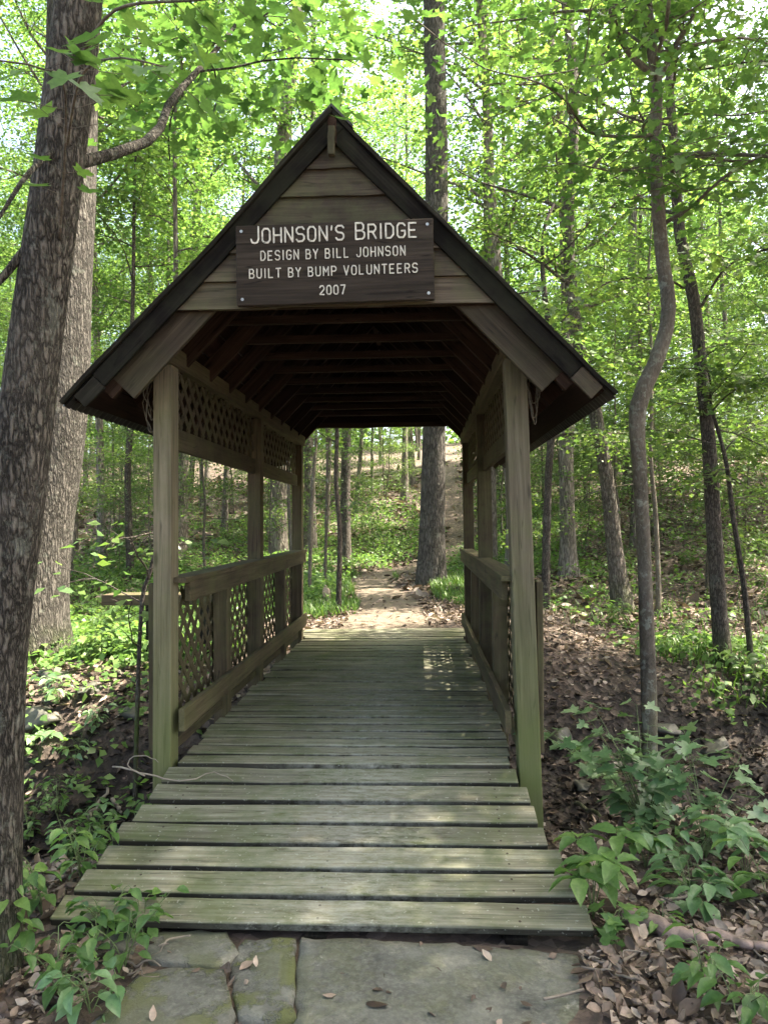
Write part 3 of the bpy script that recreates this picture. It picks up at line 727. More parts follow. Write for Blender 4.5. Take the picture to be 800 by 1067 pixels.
# ------------------------------------------------------------------ the covered bridge
BR = empty('covered_bridge', (0, 0, 0), 'weathered wooden footbridge with a steep gabled roof, lattice rails and plank deck over the gully', 'bridge')
L = 4.303; PX = .9775; PH = .0575
def board(name, a, b, wdt, thk, mat, parent=BR, up=(0, 0, 1), bevel=.004, segs=6, jit=.0015):
    """a board from a to b: width wdt across, thk along 'up'; grain along local X"""
    a = np.array(a, float); b = np.array(b, float); Ln = np.linalg.norm(b - a); x = (b - a) / Ln
    u = np.array(up, float); u = u - x * (u @ x); u /= np.linalg.norm(u); y = np.cross(u, x)
    V = []; F = []
    ja = np.cumsum(rng.normal(0, jit, segs + 1)); jb = np.cumsum(rng.normal(0, jit, segs + 1)); ja -= ja.mean(); jb -= jb.mean()
    for i in range(segs + 1):
        s = -Ln / 2 + Ln * i / segs
        for (p, q) in ((-1, -1), (1, -1), (1, 1), (-1, 1)): V.append((s, p * wdt / 2 + ja[i], q * thk / 2 + jb[i]))
    for i in range(segs):
        for j in range(4): F.append((i * 4 + j, i * 4 + (j + 1) % 4, (i + 1) * 4 + (j + 1) % 4, (i + 1) * 4 + j))
    F.append((3, 2, 1, 0)); e = segs * 4; F.append((e, e + 1, e + 2, e + 3))
    F = [tuple(reversed(f)) for f in F]
    me = bpy.data.meshes.new(name); me.from_pydata(V, [], F); me.materials.append(mat)
    c = (a + b) / 2
    m4 = Matrix(((x[0], y[0], u[0], c[0]), (x[1], y[1], u[1], c[1]), (x[2], y[2], u[2], c[2]), (0, 0, 0, 1)))
    o = link(name, me, parent, mat4=m4)
    if bevel:
        m = o.modifiers.new('bevel', 'BEVEL'); m.width = bevel; m.segments = 2; m.limit_method = 'ANGLE'; m.angle_limit = R(50)
    return o
rb = np.random.default_rng(9)
# deck boards: the level part and the ramps at both ends
pitch = .163
y = -1.207 + pitch / 2; nb = 0
def deck_z(y):
    if y < -.02: return -.27 * ((-.02 - y) / 1.19) ** 1.0
    return 0
while y < 5.17:
    z = deck_z(y); z2 = deck_z(y + .01); near = min(abs(y - q_) for q_ in (0, L / 2, L))
    hl = (float(np.interp(-y, [.1, .38, .68, 1.2], [.95, .98, 1.03, 1.065])) if y < -.13 else .94); hw = float(np.interp(-y, [.13, .34, .5, 1.2], [.94, .975, 1.0, 1.10])) if y < -.13 else .94
    if near < .14: hw = hl = .914
    if y > L + .15: hw = hl = 1.04
    e1 = rb.normal(0, .012); e2 = rb.normal(0, .012); wd = pitch - (rb.uniform(.036, .048) if y > -.1 else rb.uniform(.024, .034))
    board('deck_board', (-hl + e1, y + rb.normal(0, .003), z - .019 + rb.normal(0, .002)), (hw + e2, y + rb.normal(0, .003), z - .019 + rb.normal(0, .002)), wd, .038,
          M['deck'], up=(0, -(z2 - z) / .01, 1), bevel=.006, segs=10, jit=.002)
    y += pitch
for x in (-.8, 0, .8):
    board('stringer', (x, -1.15, -.42), (x, -.02, -.155), .09, .2, M['dark'], up=(0, 0, 1))
    board('stringer', (x, 0, -.16), (x, 5.1, -.16), .09, .22, M['dark'])
# posts: six tall, four short
for s in (-1, 1):
    for yy in (0, L / 2, L):
        xb, xt, pw, pd_ = (PX + .012, PX - .01, .115, .115)
        if yy == 0: xb, xt, pw, pd_ = (1.012, .998, .104, .13) if s < 0 else (1.030, .962, .120, .12)
        board('post', (s * xb, yy, -.6), (s * xt, yy, 2.215), pw, pd_, M['post'] if yy < .1 else M['rail'], up=(0, 1, 0), bevel=.006, segs=8, jit=.0012)
    for yy in (1.08, 3.26):
        board('short_post', (s * PX, yy, -.25), (s * PX, yy, .915), .1, .1, M['rail'], up=(0, 1, 0))
    # side plates at the top of the posts
    board('top_plate', (s * (.99 if s < 0 else .955), -.12, 2.272), (s * .955, L + .12, 2.272), .112, .11, M['frame'] if False else M['rail'], jit=.001)
    # rails
    board('rail_cap', (s * .945, -.03, 1.005), (s * .945, L + .08, 1.005), .14, .032, M['rail'])
    board('top_rail', (s * .902, .06, .932), (s * .902, L + .06, .932), .034, .112, M['rail'], jit=.001)
    board('lower_rail', (s * .902, -.05, .225), (s * .902, L + .06, .225), .034, .125, M['rail'], jit=.001)
    board('toe_rail', (s * .985, .06, .06), (s * .985, L - .06, .06), .035, .06, M['rail'])
    for a, b in ((PH, L / 2 - PH), (L / 2 + PH, L - PH)):
        board('header_board', (s * PX, a, 1.81), (s * PX, b, 1.81), .035, .125, M['rail'])
    for yy in (-.0, L): board('end_board', (s * (1.054 if yy else 1.084), yy + .02, .05 if yy < 1 else -.1), (s * (1.054 if yy else 1.084), yy + .02, .985), .035, .07, M['rail'], up=(0, 1, 0))
    # lattice
    def lattice(name, xc, y0, y1, z0, z1, pt=.15, wd=.044):
        mb = MB(); hy = (y1 - y0); hz = (z1 - z0)
        for lay, sg in ((0, 1), (1, -1)):
            t = -hz
            while t < hy + hz:
                # strip along direction (1, sg) passing through y0+t at z0 (sg=1) or z1 (sg=-1)
                a = max(0, -t); b = min(hz, hy - t)
                if b - a > .04:
                    pa = (y0 + t + a, z0 + a if sg > 0 else z1 - a); pb = (y0 + t + b, z0 + b if sg > 0 else z1 - b)
                    dy, dz = .7071, .7071 * sg; nx, nz = -dz * wd / 2, dy * wd / 2
                    x0 = xc + (.0022 if lay else -.0022) - .002; x1 = x0 + .004
                    q = [(pa[0] + nx, pa[1] + nz), (pb[0] + nx, pb[1] + nz), (pb[0] - nx, pb[1] - nz), (pa[0] - nx, pa[1] - nz)]
                    mb.prism(q, x1 - x0, 'x', x0)
                t += pt
        return mb.build(name, M['rail'], BR)
    lattice('lattice_panel', s * 1.047, .05, L + .03, .06, .93)
    lattice('upper_lattice', s * PX, PH, L / 2 - PH, 1.88, 2.22)
    lattice('upper_lattice', s * PX, L / 2 + PH, L - PH, 1.88, 2.22)

# roof
ZR, XE, ZE, Y0, Y1 = 3.441, 1.41, 1.968, -.335, 4.49
sl_ = (ZR - ZE) / XE; ang = math.atan(sl_); ca, sa = math.cos(ang), math.sin(ang)
def roofpt(s, t, dn=0.0):
    """t metres down the slope from the ridge, dn below the surface"""
    return (s * (t * ca - dn * sa), ZR - t * sa - dn * ca)
LS = XE / ca
for s in (-1, 1):
    # corrugated sheet: waves across y
    ny = 380; V = []; F = []
    yy = np.linspace(Y0 - .02, Y1 + .02, ny); wv = .009 * np.sin(yy * 2 * math.pi / .068)
    ts = (0, .5 * LS, LS * .985, LS + .03)
    for th_ in (0, .003):
        for t in ts:
            for q in range(ny):
                x, z = roofpt(s, t, -wv[q] + th_ + .004 - (.0)); V.append((x, yy[q], z))
    nt_ = len(ts)
    for l in range(2):
        for a in range(nt_ - 1):
            for q in range(ny - 1):
                i0 = (l * nt_ + a) * ny + q; F.append((i0, i0 + 1, i0 + 1 + ny, i0 + ny))
    link('roof_sheet', np_mesh('roof_sheet', V, F, M['roof'], True), BR)
    # sheathing boards under it, run along y
    t = .0
    while t < LS - .06:
        x0, z0 = roofpt(s, t + .075, .028)
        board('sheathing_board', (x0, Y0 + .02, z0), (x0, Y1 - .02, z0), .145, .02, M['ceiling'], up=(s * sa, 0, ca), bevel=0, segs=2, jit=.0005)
        t += .155
    # rafters
    for yy_ in np.linspace(Y0 + .055, Y1 - .055, 11):
        x0, z0 = roofpt(s, .05, .095); x1, z1 = roofpt(s, LS - .17, .095)
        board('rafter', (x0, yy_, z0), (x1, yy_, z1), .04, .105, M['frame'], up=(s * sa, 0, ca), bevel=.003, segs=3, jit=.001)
    # dark fascia along the gable edges, with a lighter end piece
    for yg, nm in ((Y0 - .012, 'front'), (Y1 + .012, 'back')):
        x0, z0 = roofpt(s, 0.02, .059); x1, z1 = roofpt(s, LS - .20, .059)
        board('bargeboard', (x0, yg, z0), (x1, yg, z1), .022, .088, M['dark'], up=(s * sa, 0, ca), bevel=.003, jit=.003)
        x0, z0 = roofpt(s, LS - .197, .062); x1, z1 = roofpt(s, LS - .05, .06)
        board('bargeboard', (x0, yg, z0), (x1, yg, z1), .022, .085, M['siding'] if s > 0 else M['dark'], up=(s * sa, 0, ca), bevel=.003, segs=2)
        x0, z0 = roofpt(s, 0.0, .003); x1, z1 = roofpt(s, LS + .02, .003)
        board('edge_strip', (x0, yg - (.006 if yg < 0 else -.006), z0), (x1, yg - (.006 if yg < 0 else -.006), z1), .05, .022, M['dark'], up=(s * sa, 0, ca), bevel=.003, segs=14, jit=.003)
    x0, z0 = roofpt(s, LS - .035, .05)
    # front rafter face board in brown, seen below the siding
for s in (-1, 1):
    x0, z0 = roofpt(s, .35, .155); x1, z1 = roofpt(s, LS - .25, .155)
    board('gable_rafter', (x0, Y0 + .048, z0), (x1, Y0 + .048, z1), .03, .165, M['brace'], up=(s * sa, 0, ca), bevel=.004, segs=3)
board('ridge_board', (0, Y0 - .03, ZR - .10), (0, Y1 + .03, ZR - .10), .045, .15, M['frame'])
mb = MB()
for s in (-1, 1):
    mb.prism([(0, ZR + .035), (s * .11, ZR + .035 - .11 * sl_), (s * .11, ZR + .02 - .11 * sl_), (0, ZR + .018)][::s], Y1 - Y0 + .08, 'y', Y0 - .04)
mb.build('ridge_cap', M['roof'], BR)
# collar ties
for yy_ in np.linspace(Y0 + .055, Y1 - .055, 11)[1:-1]:
    xw = (ZR - .17 - 2.53) / sl_
    board('collar_tie', (-xw, yy_ + .04, 2.53), (xw, yy_ + .04, 2.53), .035, .05, M['frame'], bevel=.003, segs=2)
# gable siding, lapped rows
def siding(yf, sgn, z0, z1, rows, mat):
    hgt = (z1 - z0) / rows
    for i in range(rows):
        a = z0 + i * hgt; b = min(a + hgt + .012, ZR - .14)
        wa = (ZR - .10 - a) / sl_; wb = max((ZR - .10 - b) / sl_, .01)
        c = (0, yf, (a + b) / 2)
        V = []
        n_ = 8
        for k_ in range(n_ + 1):
            f = -1 + 2 * k_ / n_; dz = rng.normal(0, .0025)
            V += [(f * wa, -sgn * .024 + sgn * 0, a + dz - c[2]), (f * wb, -sgn * .002, b - c[2]), (f * wb, sgn * .014, b - c[2]), (f * wa, sgn * .006, a + dz - c[2])]
        F = []
        for k_ in range(n_):
            for j in range(4): F.append((k_ * 4 + j, k_ * 4 + (j + 1) % 4, (k_ + 1) * 4 + (j + 1) % 4, (k_ + 1) * 4 + j))
        F += [(0, 1, 2, 3), (n_ * 4 + 3, n_ * 4 + 2, n_ * 4 + 1, n_ * 4)]
        me = bpy.data.meshes.new('siding_board'); me.from_pydata(V, [], F); me.materials.append(mat)
        link('siding_board', me, BR, loc=c)
siding(Y0 + .014, 1, 2.435, 3.30, 6, M['siding'])
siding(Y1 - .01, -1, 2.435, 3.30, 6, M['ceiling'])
for yg in (Y0 + .02, Y1 - .035):
    board('gable_tie', (-.93, yg, 2.46), (.93, yg, 2.46), .03, .05, M['frame'], bevel=0)
# vertical piece under the peak
board('peak_block', (0, Y0 - .045, 3.20), (0, Y0 - .045, 3.345), .035, .04, M['siding'], up=(0, 1, 0))

# ------------------------------------------------------------------ the sign
SG = empty('name_sign', (.012, Y0 - .045, 2.645), 'dark brown carved board with white routed lettering nailed across the front gable', 'sign')
SG.rotation_euler = (0, R(-.6), 0)
sb = board('sign_board', (-.505, 0, 0), (.505, 0, 0), .414, .032, M['sign'], parent=SG, up=(0, -1, 0), bevel=.006, segs=6, jit=.001)
G = {'J': [[(.1, .25), (.2, .05), (.45, 0), (.7, .05), (.8, .25), (.8, 1)]],
     'O': [[(.2, 0), (.6, 0), (.8, .18), (.8, .82), (.6, 1), (.2, 1), (0, .82), (0, .18), (.2, 0)]],
     'H': [[(0, 0), (0, 1)], [(.8, 0), (.8, 1)], [(0, .5), (.8, .5)]],
     'N': [[(0, 0), (0, 1), (.8, 0), (.8, 1)]],
     'S': [[(0, .14), (.18, 0), (.6, 0), (.8, .15), (.8, .36), (.62, .5), (.2, .52), (0, .68), (0, .86), (.2, 1), (.62, 1), (.8, .86)]],
     "'": [[(.1, 1), (.04, .74)]],
     'B': [[(0, 0), (0, 1), (.55, 1), (.72, .86), (.72, .66), (.55, .53), (0, .53)], [(.55, .53), (.8, .38), (.8, .14), (.6, 0), (0, 0)]],
     'R': [[(0, 0), (0, 1), (.58, 1), (.78, .85), (.78, .65), (.58, .5), (0, .5)], [(.42, .5), (.8, 0)]],
     'I': [[(.1, 0), (.1, 1)]],
     'D': [[(0, 0), (0, 1), (.5, 1), (.8, .75), (.8, .25), (.5, 0), (0, 0)]],
     'G': [[(.8, .84), (.6, 1), (.2, 1), (0, .82), (0, .18), (.2, 0), (.6, 0), (.8, .18), (.8, .46), (.45, .46)]],
     'E': [[(.72, 0), (0, 0), (0, 1), (.72, 1)], [(0, .5), (.58, .5)]],
     'Y': [[(0, 1), (.4, .52), (.8, 1)], [(.4, .52), (.4, 0)]],
     'L': [[(0, 1), (0, 0), (.68, 0)]],
     'U': [[(0, 1), (0, .18), (.2, 0), (.6, 0), (.8, .18), (.8, 1)]],
     'T': [[(0, 1), (.8, 1)], [(.4, 1), (.4, 0)]],
     'M': [[(0, 0), (0, 1), (.45, .4), (.9, 1), (.9, 0)]],
     'P': [[(0, 0), (0, 1), (.58, 1), (.8, .84), (.8, .6), (.58, .45), (0, .45)]],
     'V': [[(0, 1), (.42, 0), (.84, 1)]],
     '2': [[(0, .82), (.18, 1), (.6, 1), (.8, .82), (.8, .6), (0, 0), (.8, 0)]],
     '0': [[(.2, 0), (.6, 0), (.8, .18), (.8, .82), (.6, 1), (.2, 1), (0, .82), (0, .18), (.2, 0)]],
     '7': [[(0, 1), (.8, 1), (.3, 0)]]}
ADV = {'I': .2, "'": .12, 'M': .9, 'V': .84}
def lettering(text, cx, cz, cap, width, st, big=()):
    words = []; segs = []; x = 0; gap = .34 if big else .46
    for i, ch in enumerate(text):
        if ch == ' ': x += .7; words.append(segs); segs = []; continue
        k_ = 1.14 if i in big else 1.0
        for pl in G[ch]: segs.append([(x + a * k_ * .8, b * k_) for a, b in pl])
        x += ADV.get(ch, .8) * k_ * .8 + gap
    words.append(segs)
    x -= gap; sx = width / x
    for segs in words:
        mb = MB()
        for li, pl in enumerate(segs):
            P = [(cx - width / 2 + a * sx, cz + (b - .5) * cap + rng.normal(0, .0004)) for a, b in pl]
            yy_ = -.0205 - .0003 * (li % 7)
            for (a, b) in zip(P[:-1], P[1:]):
                d = np.array(b) - np.array(a); ln = np.linalg.norm(d); d /= ln; nn = np.array([-d[1], d[0]]) * st / 2
                mb.prism([tuple(np.array(a) + nn), tuple(np.array(a) - nn), tuple(np.array(b) - nn), tuple(np.array(b) + nn)], .004, 'y', yy_)
            for a in P:
                mb.prism([(a[0] + st / 2 * math.cos(t_), a[1] + st / 2 * math.sin(t_)) for t_ in np.linspace(0, 2 * math.pi, 11)[:-1]], .004, 'y', yy_ - .00015)
        mb.build('lettering', M['paint'], SG)
lettering("JOHNSON'S BRIDGE", -.005, .148, .072, .85, .0082, (0, 10))
lettering("DESIGN BY BILL JOHNSON", -.008, .045, .046, .735, .0055)
lettering("BUILT BY BUMP VOLUNTEERS", -.008, -.045, .045, .855, .0055)
lettering("2007", -.012, -.142, .044, .128, .006)
for (x, z) in ((-.475, .175), (.475, .175), (-.475, -.175), (.475, -.175)):
    mb = MB(); mb.tube([(x, -.014, z), (x, -.0205, z)], .008, 10); mb.build('nail', M['nail'], SG)

# ropes hanging by the post tops
for s, lab in ((-1, 'grey tangle of old rope hanging at the top of the left front post'), (1, 'thin brown rope looped at the top of the right front post')):
    mb = MB(); x0 = s * 1.045
    rr = np.random.default_rng(31 + s)
    for q in range(5 if s < 0 else 3):
        P = []; hh = rr.uniform(.16, .34); ww = rr.uniform(.015, .05)
        for t in np.linspace(0, 2 * math.pi, 22): P.append((x0 + .02 * s + ww * math.sin(t) * (1 + .3 * math.sin(3 * t)) + rr.normal(0, .003), -.03 + .03 * math.cos(t * 2 + q) + rr.normal(0, .003), 2.16 - hh / 2 + hh / 2 * math.cos(t)))
        mb.tube(P, .0032, 6)
    o = mb.build('rope', M['rope'], smooth=True); tag(o, lab, 'rope')

# ------------------------------------------------------------------ bench at the left, stones, logs
pb, _ = gp(118, 655)
bx, by = -3.05, 4.4; bz = float(H(bx + .5, by))
BN = empty('log_bench', (bx + .55, by, bz), 'low bench of one thick grey plank standing left of the bridge', 'bench')
ztop = 1.314 - (617 - 545) / FPX * (by - CAM[1]) - bz
board('seat', (-.74, 0, ztop - .06), (.62, 0, ztop - .06), .34, .12, M['rail'], parent=BN)
for x in (-.18, .45): board('leg', (x, 0, -.15), (x, 0, ztop - .10), .26, .12, M['dark'], parent=BN, up=(1, 0, 0))

def slab(label, corners, h, z, moss, name='stone_slab', seed=0):
    """an irregular flat stone: outline in plan, rough top"""
    r = np.random.default_rng(seed); cs = np.array(corners, float); P = []
    for i in range(len(cs)):
        a, b = cs[i], cs[(i + 1) % len(cs)]; m = max(3, int(np.linalg.norm(b - a) / .05))
        for t in range(m): P.append(a + (b - a) * t / m + r.normal(0, .006, 2))
    P = np.array(P); c = P.mean(0); n_ = len(P); V = []; F = []
    rings = [(1.0, -h), (1.01, -.03), (.985, -.006)] + [(q, .0) for q in (.9, .78, .66, .54, .42, .3, .18, .08)]
    for (q, dz) in rings:
        for p in P:
            e = c + (p - c) * q; zz = z + dz + .010 * float(fbm(e[0], e[1], 6, seed, 3)) * (q < 1.005)
            V.append((e[0] - c[0], e[1] - c[1], zz - z))
    for l in range(len(rings) - 1):
        for i in range(n_): F.append((l * n_ + i, l * n_ + (i + 1) % n_, (l + 1) * n_ + (i + 1) % n_, (l + 1) * n_ + i))
    F.append(tuple((len(rings) - 1) * n_ + i for i in range(n_)))
    me = bpy.data.meshes.new(name); me.from_pydata(V, [], F); me.materials.append(M['stone'])
    me.polygons.foreach_set('use_smooth', np.ones(len(me.polygons), bool))
    at = me.attributes.new('moss', 'FLOAT', 'POINT'); at.data.foreach_set('value', np.array([moss * (1.0 if l < 5 else .8 if l < 7 else .4) for l in range(len(rings)) for _ in range(n_)], np.float32))
    o = link(name, me, loc=(c[0], c[1], z)); return tag(o, label, 'stone')
def pl(u, v, z=-.30):
    d = cam_ray(u, v); t = (z - CAM[2]) / d[2]; p = CAM + d * t; return (p[0], p[1])
slab('large flat grey stone slab at the foot of the ramp', [pl(312, 972), pl(430, 976), pl(604, 988), pl(620, 1067), (.98, -2.6), (.2, -2.7), pl(304, 1075)], .25, -.312, .25, seed=1)
slab('narrow mossy stone between the large slab and the left stones', [pl(255, 972), pl(308, 970), pl(306, 1052), pl(247, 1056), pl(240, 1000)], .2, -.318, .9, seed=2)
slab('small grey-green flat stone under the left end of the ramp', [pl(150, 964), pl(238, 966), pl(248, 988), pl(232, 1003), pl(156, 996)], .2, -.322, .5, seed=3)
slab('moss-edged pale stone at the bottom left of the path', [pl(146, 1010), pl(180, 1004), pl(236, 1008), pl(245, 1050), (-.42, -2.3), (-.75, -2.2)], .2, -.305, .8, seed=4)
slab('thin flat stone wedged left of the ramp end', [pl(96, 962), pl(143, 966), pl(140, 985), pl(104, 984)], .15, -.32, .3, seed=6)

def rock(p, s, seed, label, group=None):
    r = np.random.default_rng(seed); import bmesh
    bm = bmesh.new(); bmesh.ops.create_icosphere(bm, subdivisions=3, radius=1)
    ph = r.uniform(0, 6.28, 9)
    planes = [(Vector(unit(r.normal(0, 1, 3)).tolist()), r.uniform(.45, .75)) for _ in range(11)]
    for v in bm.verts:
        c = v.co; k_ = 1 + .16 * math.sin(2.3 * c.x + ph[0] + 1.7 * c.y) + .14 * math.sin(3.1 * c.y + ph[1]) + .1 * math.sin(4.3 * c.z + 3 * c.x + ph[2]) + .04 * math.sin(9 * c.x + ph[3]) * math.sin(8 * c.y + ph[4])
        for pn, pd in planes:
            dd = c.dot(pn)
            if dd > pd: c = c - pn * (dd - pd)
        v.co = Vector((c.x * s[0], c.y * s[1], max(min(c.z, .72), -1) * s[2])) * k_
    me = bpy.data.meshes.new('rock'); bm.to_mesh(me); bm.free(); me.materials.append(M['wetrock'])
    me.polygons.foreach_set('use_smooth', np.ones(len(me.polygons), bool))
    o = link('rock', me, loc=tuple(p)); o.rotation_euler = (0, 0, r.uniform(0, 6)); return tag(o, label, 'rock', group)
for i, (u, v, s) in enumerate([(45, 745, .22), (62, 705, .17), (95, 720, .18), (134, 740, .14), (690, 760, .16), (745, 775, .2), (612, 820, .13), (585, 765, .18), (640, 800, .12)]):
    p, _ = gp(u, v); p[2] -= s * .1
    if u < 300: rock(p, (s * 1.3, s, s * .6), 50 + i, 'damp mossy rock in the gully left of the bridge', 'rocks in the gully to the left')
    else: rock(p, (s * 1.3, s, s * .6), 50 + i, 'damp dark rock in the gully right of the bridge', 'rocks in the gully to the right')

def log(a, b, r0, mat, label, seed=0, cat='log', name='fallen_log', k=12, group=None, sag=.0, wob=.03):
    r = np.random.default_rng(seed); a = np.array(a, float); b = np.array(b, float)
    P = [a + (b - a) * t + np.array([r.normal(0, wob * .4), r.normal(0, wob * .4), r.normal(0, wob * .3) - sag * math.sin(t * 3.14)]) for t in np.linspace(0, 1, 9)]
    c = (a + b) / 2; P = spline(P, 24) - c; mb = MB(); mb.tube(P, np.linspace(r0, r0 * .6, 24) * (1 + r.normal(0, .03, 24)), k, lump=.05)
    o = mb.build(name, mat, smooth=True, loc=tuple(c)); return tag(o, label, cat, group)
def on(u, v, dz=0):
    p, _ = gp(u, v); p[2] += dz; return p
log(on(655, 968, .04), on(742, 998, .045), .04, M['pinkwood'], 'barkless pinkish-brown log lying in the leaf litter right of the ramp', 1)
log(on(742, 985, .03), on(812, 1003, .03), .025, M['pinkwood'], 'short grey barkless stick beyond the end of the pinkish log', 2)
log(on(92, 858, .04), on(112, 832, .06), .022, M['palewood'], 'short pale broken stick beside the left edge of the ramp', 3, 'stick', 'broken_stick')
log(on(118, 840, .04), on(126, 852, .03), .02, M['palewood'], 'stubby pale stick end next to the left edge of the ramp', 4, 'stick', 'broken_stick')
rr = np.random.default_rng(12)
for i, (u, v, du, dv, s) in enumerate([(380, 500, 90, -18, .12), (330, 520, 70, -20, .09), (700, 470, 90, 12, .13), (640, 560, -60, -6, .07), (760, 500, 60, 22, .1), (590, 590, 70, 8, .05),
                                       (410, 470, 80, -14, .07), (215, 560, 60, 10, .07), (100, 700, 40, 10, .03), (560, 610, 60, 14, .03), (700, 655, 60, -10, .04), (600, 840, 60, 30, .02), (640, 870, 70, -10, .015), (20, 760, 70, 20, .02)]):
    log(on(u, v, s * .8), on(u + du, v + dv, s * .9), s, M['palewood'] if i % 3 == 0 else M['bark_mid'],
        'grey fallen branch on the slope behind the bridge' if v < 575 else 'brown fallen branch lying on the leaf litter beside the gully', 60 + i, 'branch', 'fallen_branch', 8,
        'fallen branches on the far slope' if v < 575 else 'fallen branches near the gully', 0, .06)
for i in range(26):
    u, v = (rr.uniform(600, 800), rr.uniform(900, 1060)) if i % 3 else (rr.uniform(30, 150), rr.uniform(930, 1060))
    a = rr.uniform(-1, 1); du = rr.uniform(30, 70)
    log(on(u, v, .02), on(u + du, v + a * 30, .035), rr.uniform(.003, .007), M['palewood'] if i % 4 == 0 else M['twig'], 'thin dry twig among the dead leaves right of the large stone slab' if u > 300 else 'thin dry twig among the dead leaves left of the stones',
        100 + i, 'twig', 'fallen_twig', 6, 'dry twigs in the litter at the right' if u > 300 else 'dry twigs in the litter at the left', 0, .03)
# twig lying on the deck
zt = .0
P = [pl(118, 808, -.02), pl(150, 811, .01), pl(175, 812, .012), pl(198, 813, .012), pl(222, 809, .012), pl(244, 813, .012)]
mb = MB(); mb.tube([q_ + rr.normal(0, .0035, 3) for q_ in spline([(p[0], p[1], z + .0) for p, z in zip(P, (.03, .035, .012, .012, .03, .012))], 18)], np.linspace(.0055, .002, 18), 6)
P = [pl(150, 811, .02), pl(138, 803, .05), pl(133, 797, .08), pl(138, 789, .12), pl(150, 786, .14), pl(165, 792, .12)]
mb.tube([q_ + rr.normal(0, .003, 3) for q_ in spline([(p[0], p[1], z) for p, z in zip(P, (.03, .05, .08, .12, .13, .11))], 14)], np.linspace(.004, .0015, 14), 6)
tag(mb.build('twig', M['palewood'], smooth=True), 'pale forked twig lying across the left edge of the deck', 'twig')
mb = MB(); P = [pl(566, 1040, -.28), pl(585, 1036, -.28), pl(608, 1030, -.28)]
mb.tube(spline([(p[0], p[1], -.285) for p in P], 12), .005, 6); tag(mb.build('twig', M['twig'], smooth=True), 'short dark twig lying on the right of the large stone slab', 'twig')

# ------------------------------------------------------------------ leaf litter, ground cover, grass
def on_deck(x, y): return (np.abs(x) < 1.12) & (y > -1.25) & (y < 5.25)
def on_slab(x, y): return (x > -.75) & (x < 1.0) & (y < -1.2)
def litter(nL, x0, x1, y0, y1, size, seed, keep=True):
    r = np.random.default_rng(seed); x = r.uniform(x0, x1, nL); y = r.uniform(y0, y1, nL)
    k_ = ~on_deck(x, y) & ~(on_slab(x, y) & (r.uniform(0, 1, nL) > .05))
    pm = np.abs(x - path_x(y)) < .55; k_ &= ~(pm & (y > 5) & (r.uniform(0, 1, nL) > .05))
    gullym = np.exp(-((y - (2.1 + .12 * x)) / 1.9) ** 6); k_ &= (~(r.uniform(0, 1, nL) < gullym * .93)) if keep else (r.uniform(0, 1, nL) < gullym)
    x, y = x[k_], y[k_]; z = H(x, y) + r.uniform(.004, .03, len(x))
    A = np.stack([r.normal(0, 1, len(x)), r.normal(0, 1, len(x)), r.normal(0, .25, len(x))], 1)
    Nn = np.stack([r.normal(0, .6, len(x)), r.normal(0, .6, len(x)), np.where(r.uniform(0, 1, len(x)) < .8, 1, -1)], 1)
    z = np.where(Nn[:, 2] < 0, z + .015, z)
    return leaves('curl', np.stack([x, y, z], 1), A, Nn, size * (r.uniform(.45, 1.1, len(x)) + 1.3 * r.uniform(0, 1, len(x)) ** 5))
parts = [litter(46000, -3.5, 4.5, -2.6, 1.2, .043, 1), litter(52000, -7, 9, 1.0, 9, .06, 2), litter(30000, -14, 18, 8, 24, .14, 3), litter(12000, -20, 26, 22, 40, .26, 4)]
V = np.concatenate([p[0] for p in parts]); off = np.cumsum([0] + [len(p[0]) for p in parts[:-1]])
F = np.concatenate([p[1] + o for p, o in zip(parts, off)])
tag(link('leaf_litter', np_mesh('leaf_litter', V, F, M['litter'])), 'brown dead leaves covering the forest floor on both sides of the bridge', 'leaf litter', kind='stuff')
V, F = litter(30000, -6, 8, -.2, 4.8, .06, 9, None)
M['shadowlitter'] = leaf_mat('shadowed_litter', [(0, (.008, .006, .005)), (.6, (.028, .021, .016)), (.95, (.06, .045, .035)), (1, (.15, .12, .09))], .05, .7, .15)  # near-black leaf colours hold the gully shade as well as damp
tag(link('shadowed_leaf_litter', np_mesh('shadowed_leaf_litter', V, F, M['shadowlitter'])), 'dark wet dead leaves lining the gully under the bridge, shade put into their colour', 'leaf litter', kind='stuff')
# some litter fallen on the deck edge, too small to count with the rest
def blades(patches, seed, size, dens):
    r = np.random.default_rng(seed); P = []; 
    for (cx, cy, rx, ry, nB) in patches:
        th = r.uniform(0, 6.28, nB); q = np.sqrt(r.uniform(0, 1, nB)); P.append(np.stack([cx + rx * q * np.cos(th), cy + ry * q * np.sin(th)], 1))
    P = np.concatenate(P); k_ = ~on_deck(P[:, 0], P[:, 1]) & (np.abs(P[:, 0] - path_x(P[:, 1])) > np.where(P[:, 1] > 4.9, .5, -1)); P = P[k_]
    n_ = len(P); z = H(P[:, 0], P[:, 1]); a = r.uniform(0, 6.28, n_); h = size * r.uniform(.5, 1.3, n_); lean = r.uniform(.2, .9, n_); w_ = size * .045
    dx, dy = np.cos(a), np.sin(a); V = []
    for t, ww in ((0, 1), (.45, .9), (.8, .6), (1, .08)):
        x = P[:, 0] + dx * lean * h * t * t; y = P[:, 1] + dy * lean * h * t * t; zz = z + h * (t - .35 * lean * t * t)
        V.append(np.stack([x - dy * w_ * ww, y + dx * w_ * ww, zz], 1)); V.append(np.stack([x + dy * w_ * ww, y - dx * w_ * ww, zz], 1))
    V = np.stack(V, 1).reshape(-1, 3); b_ = np.arange(n_)[:, None] * 8
    F = np.concatenate([b_ + np.array([[i * 2, i * 2 + 1, i * 2 + 3, i * 2 + 2]]) for i in range(3)])
    return V, F
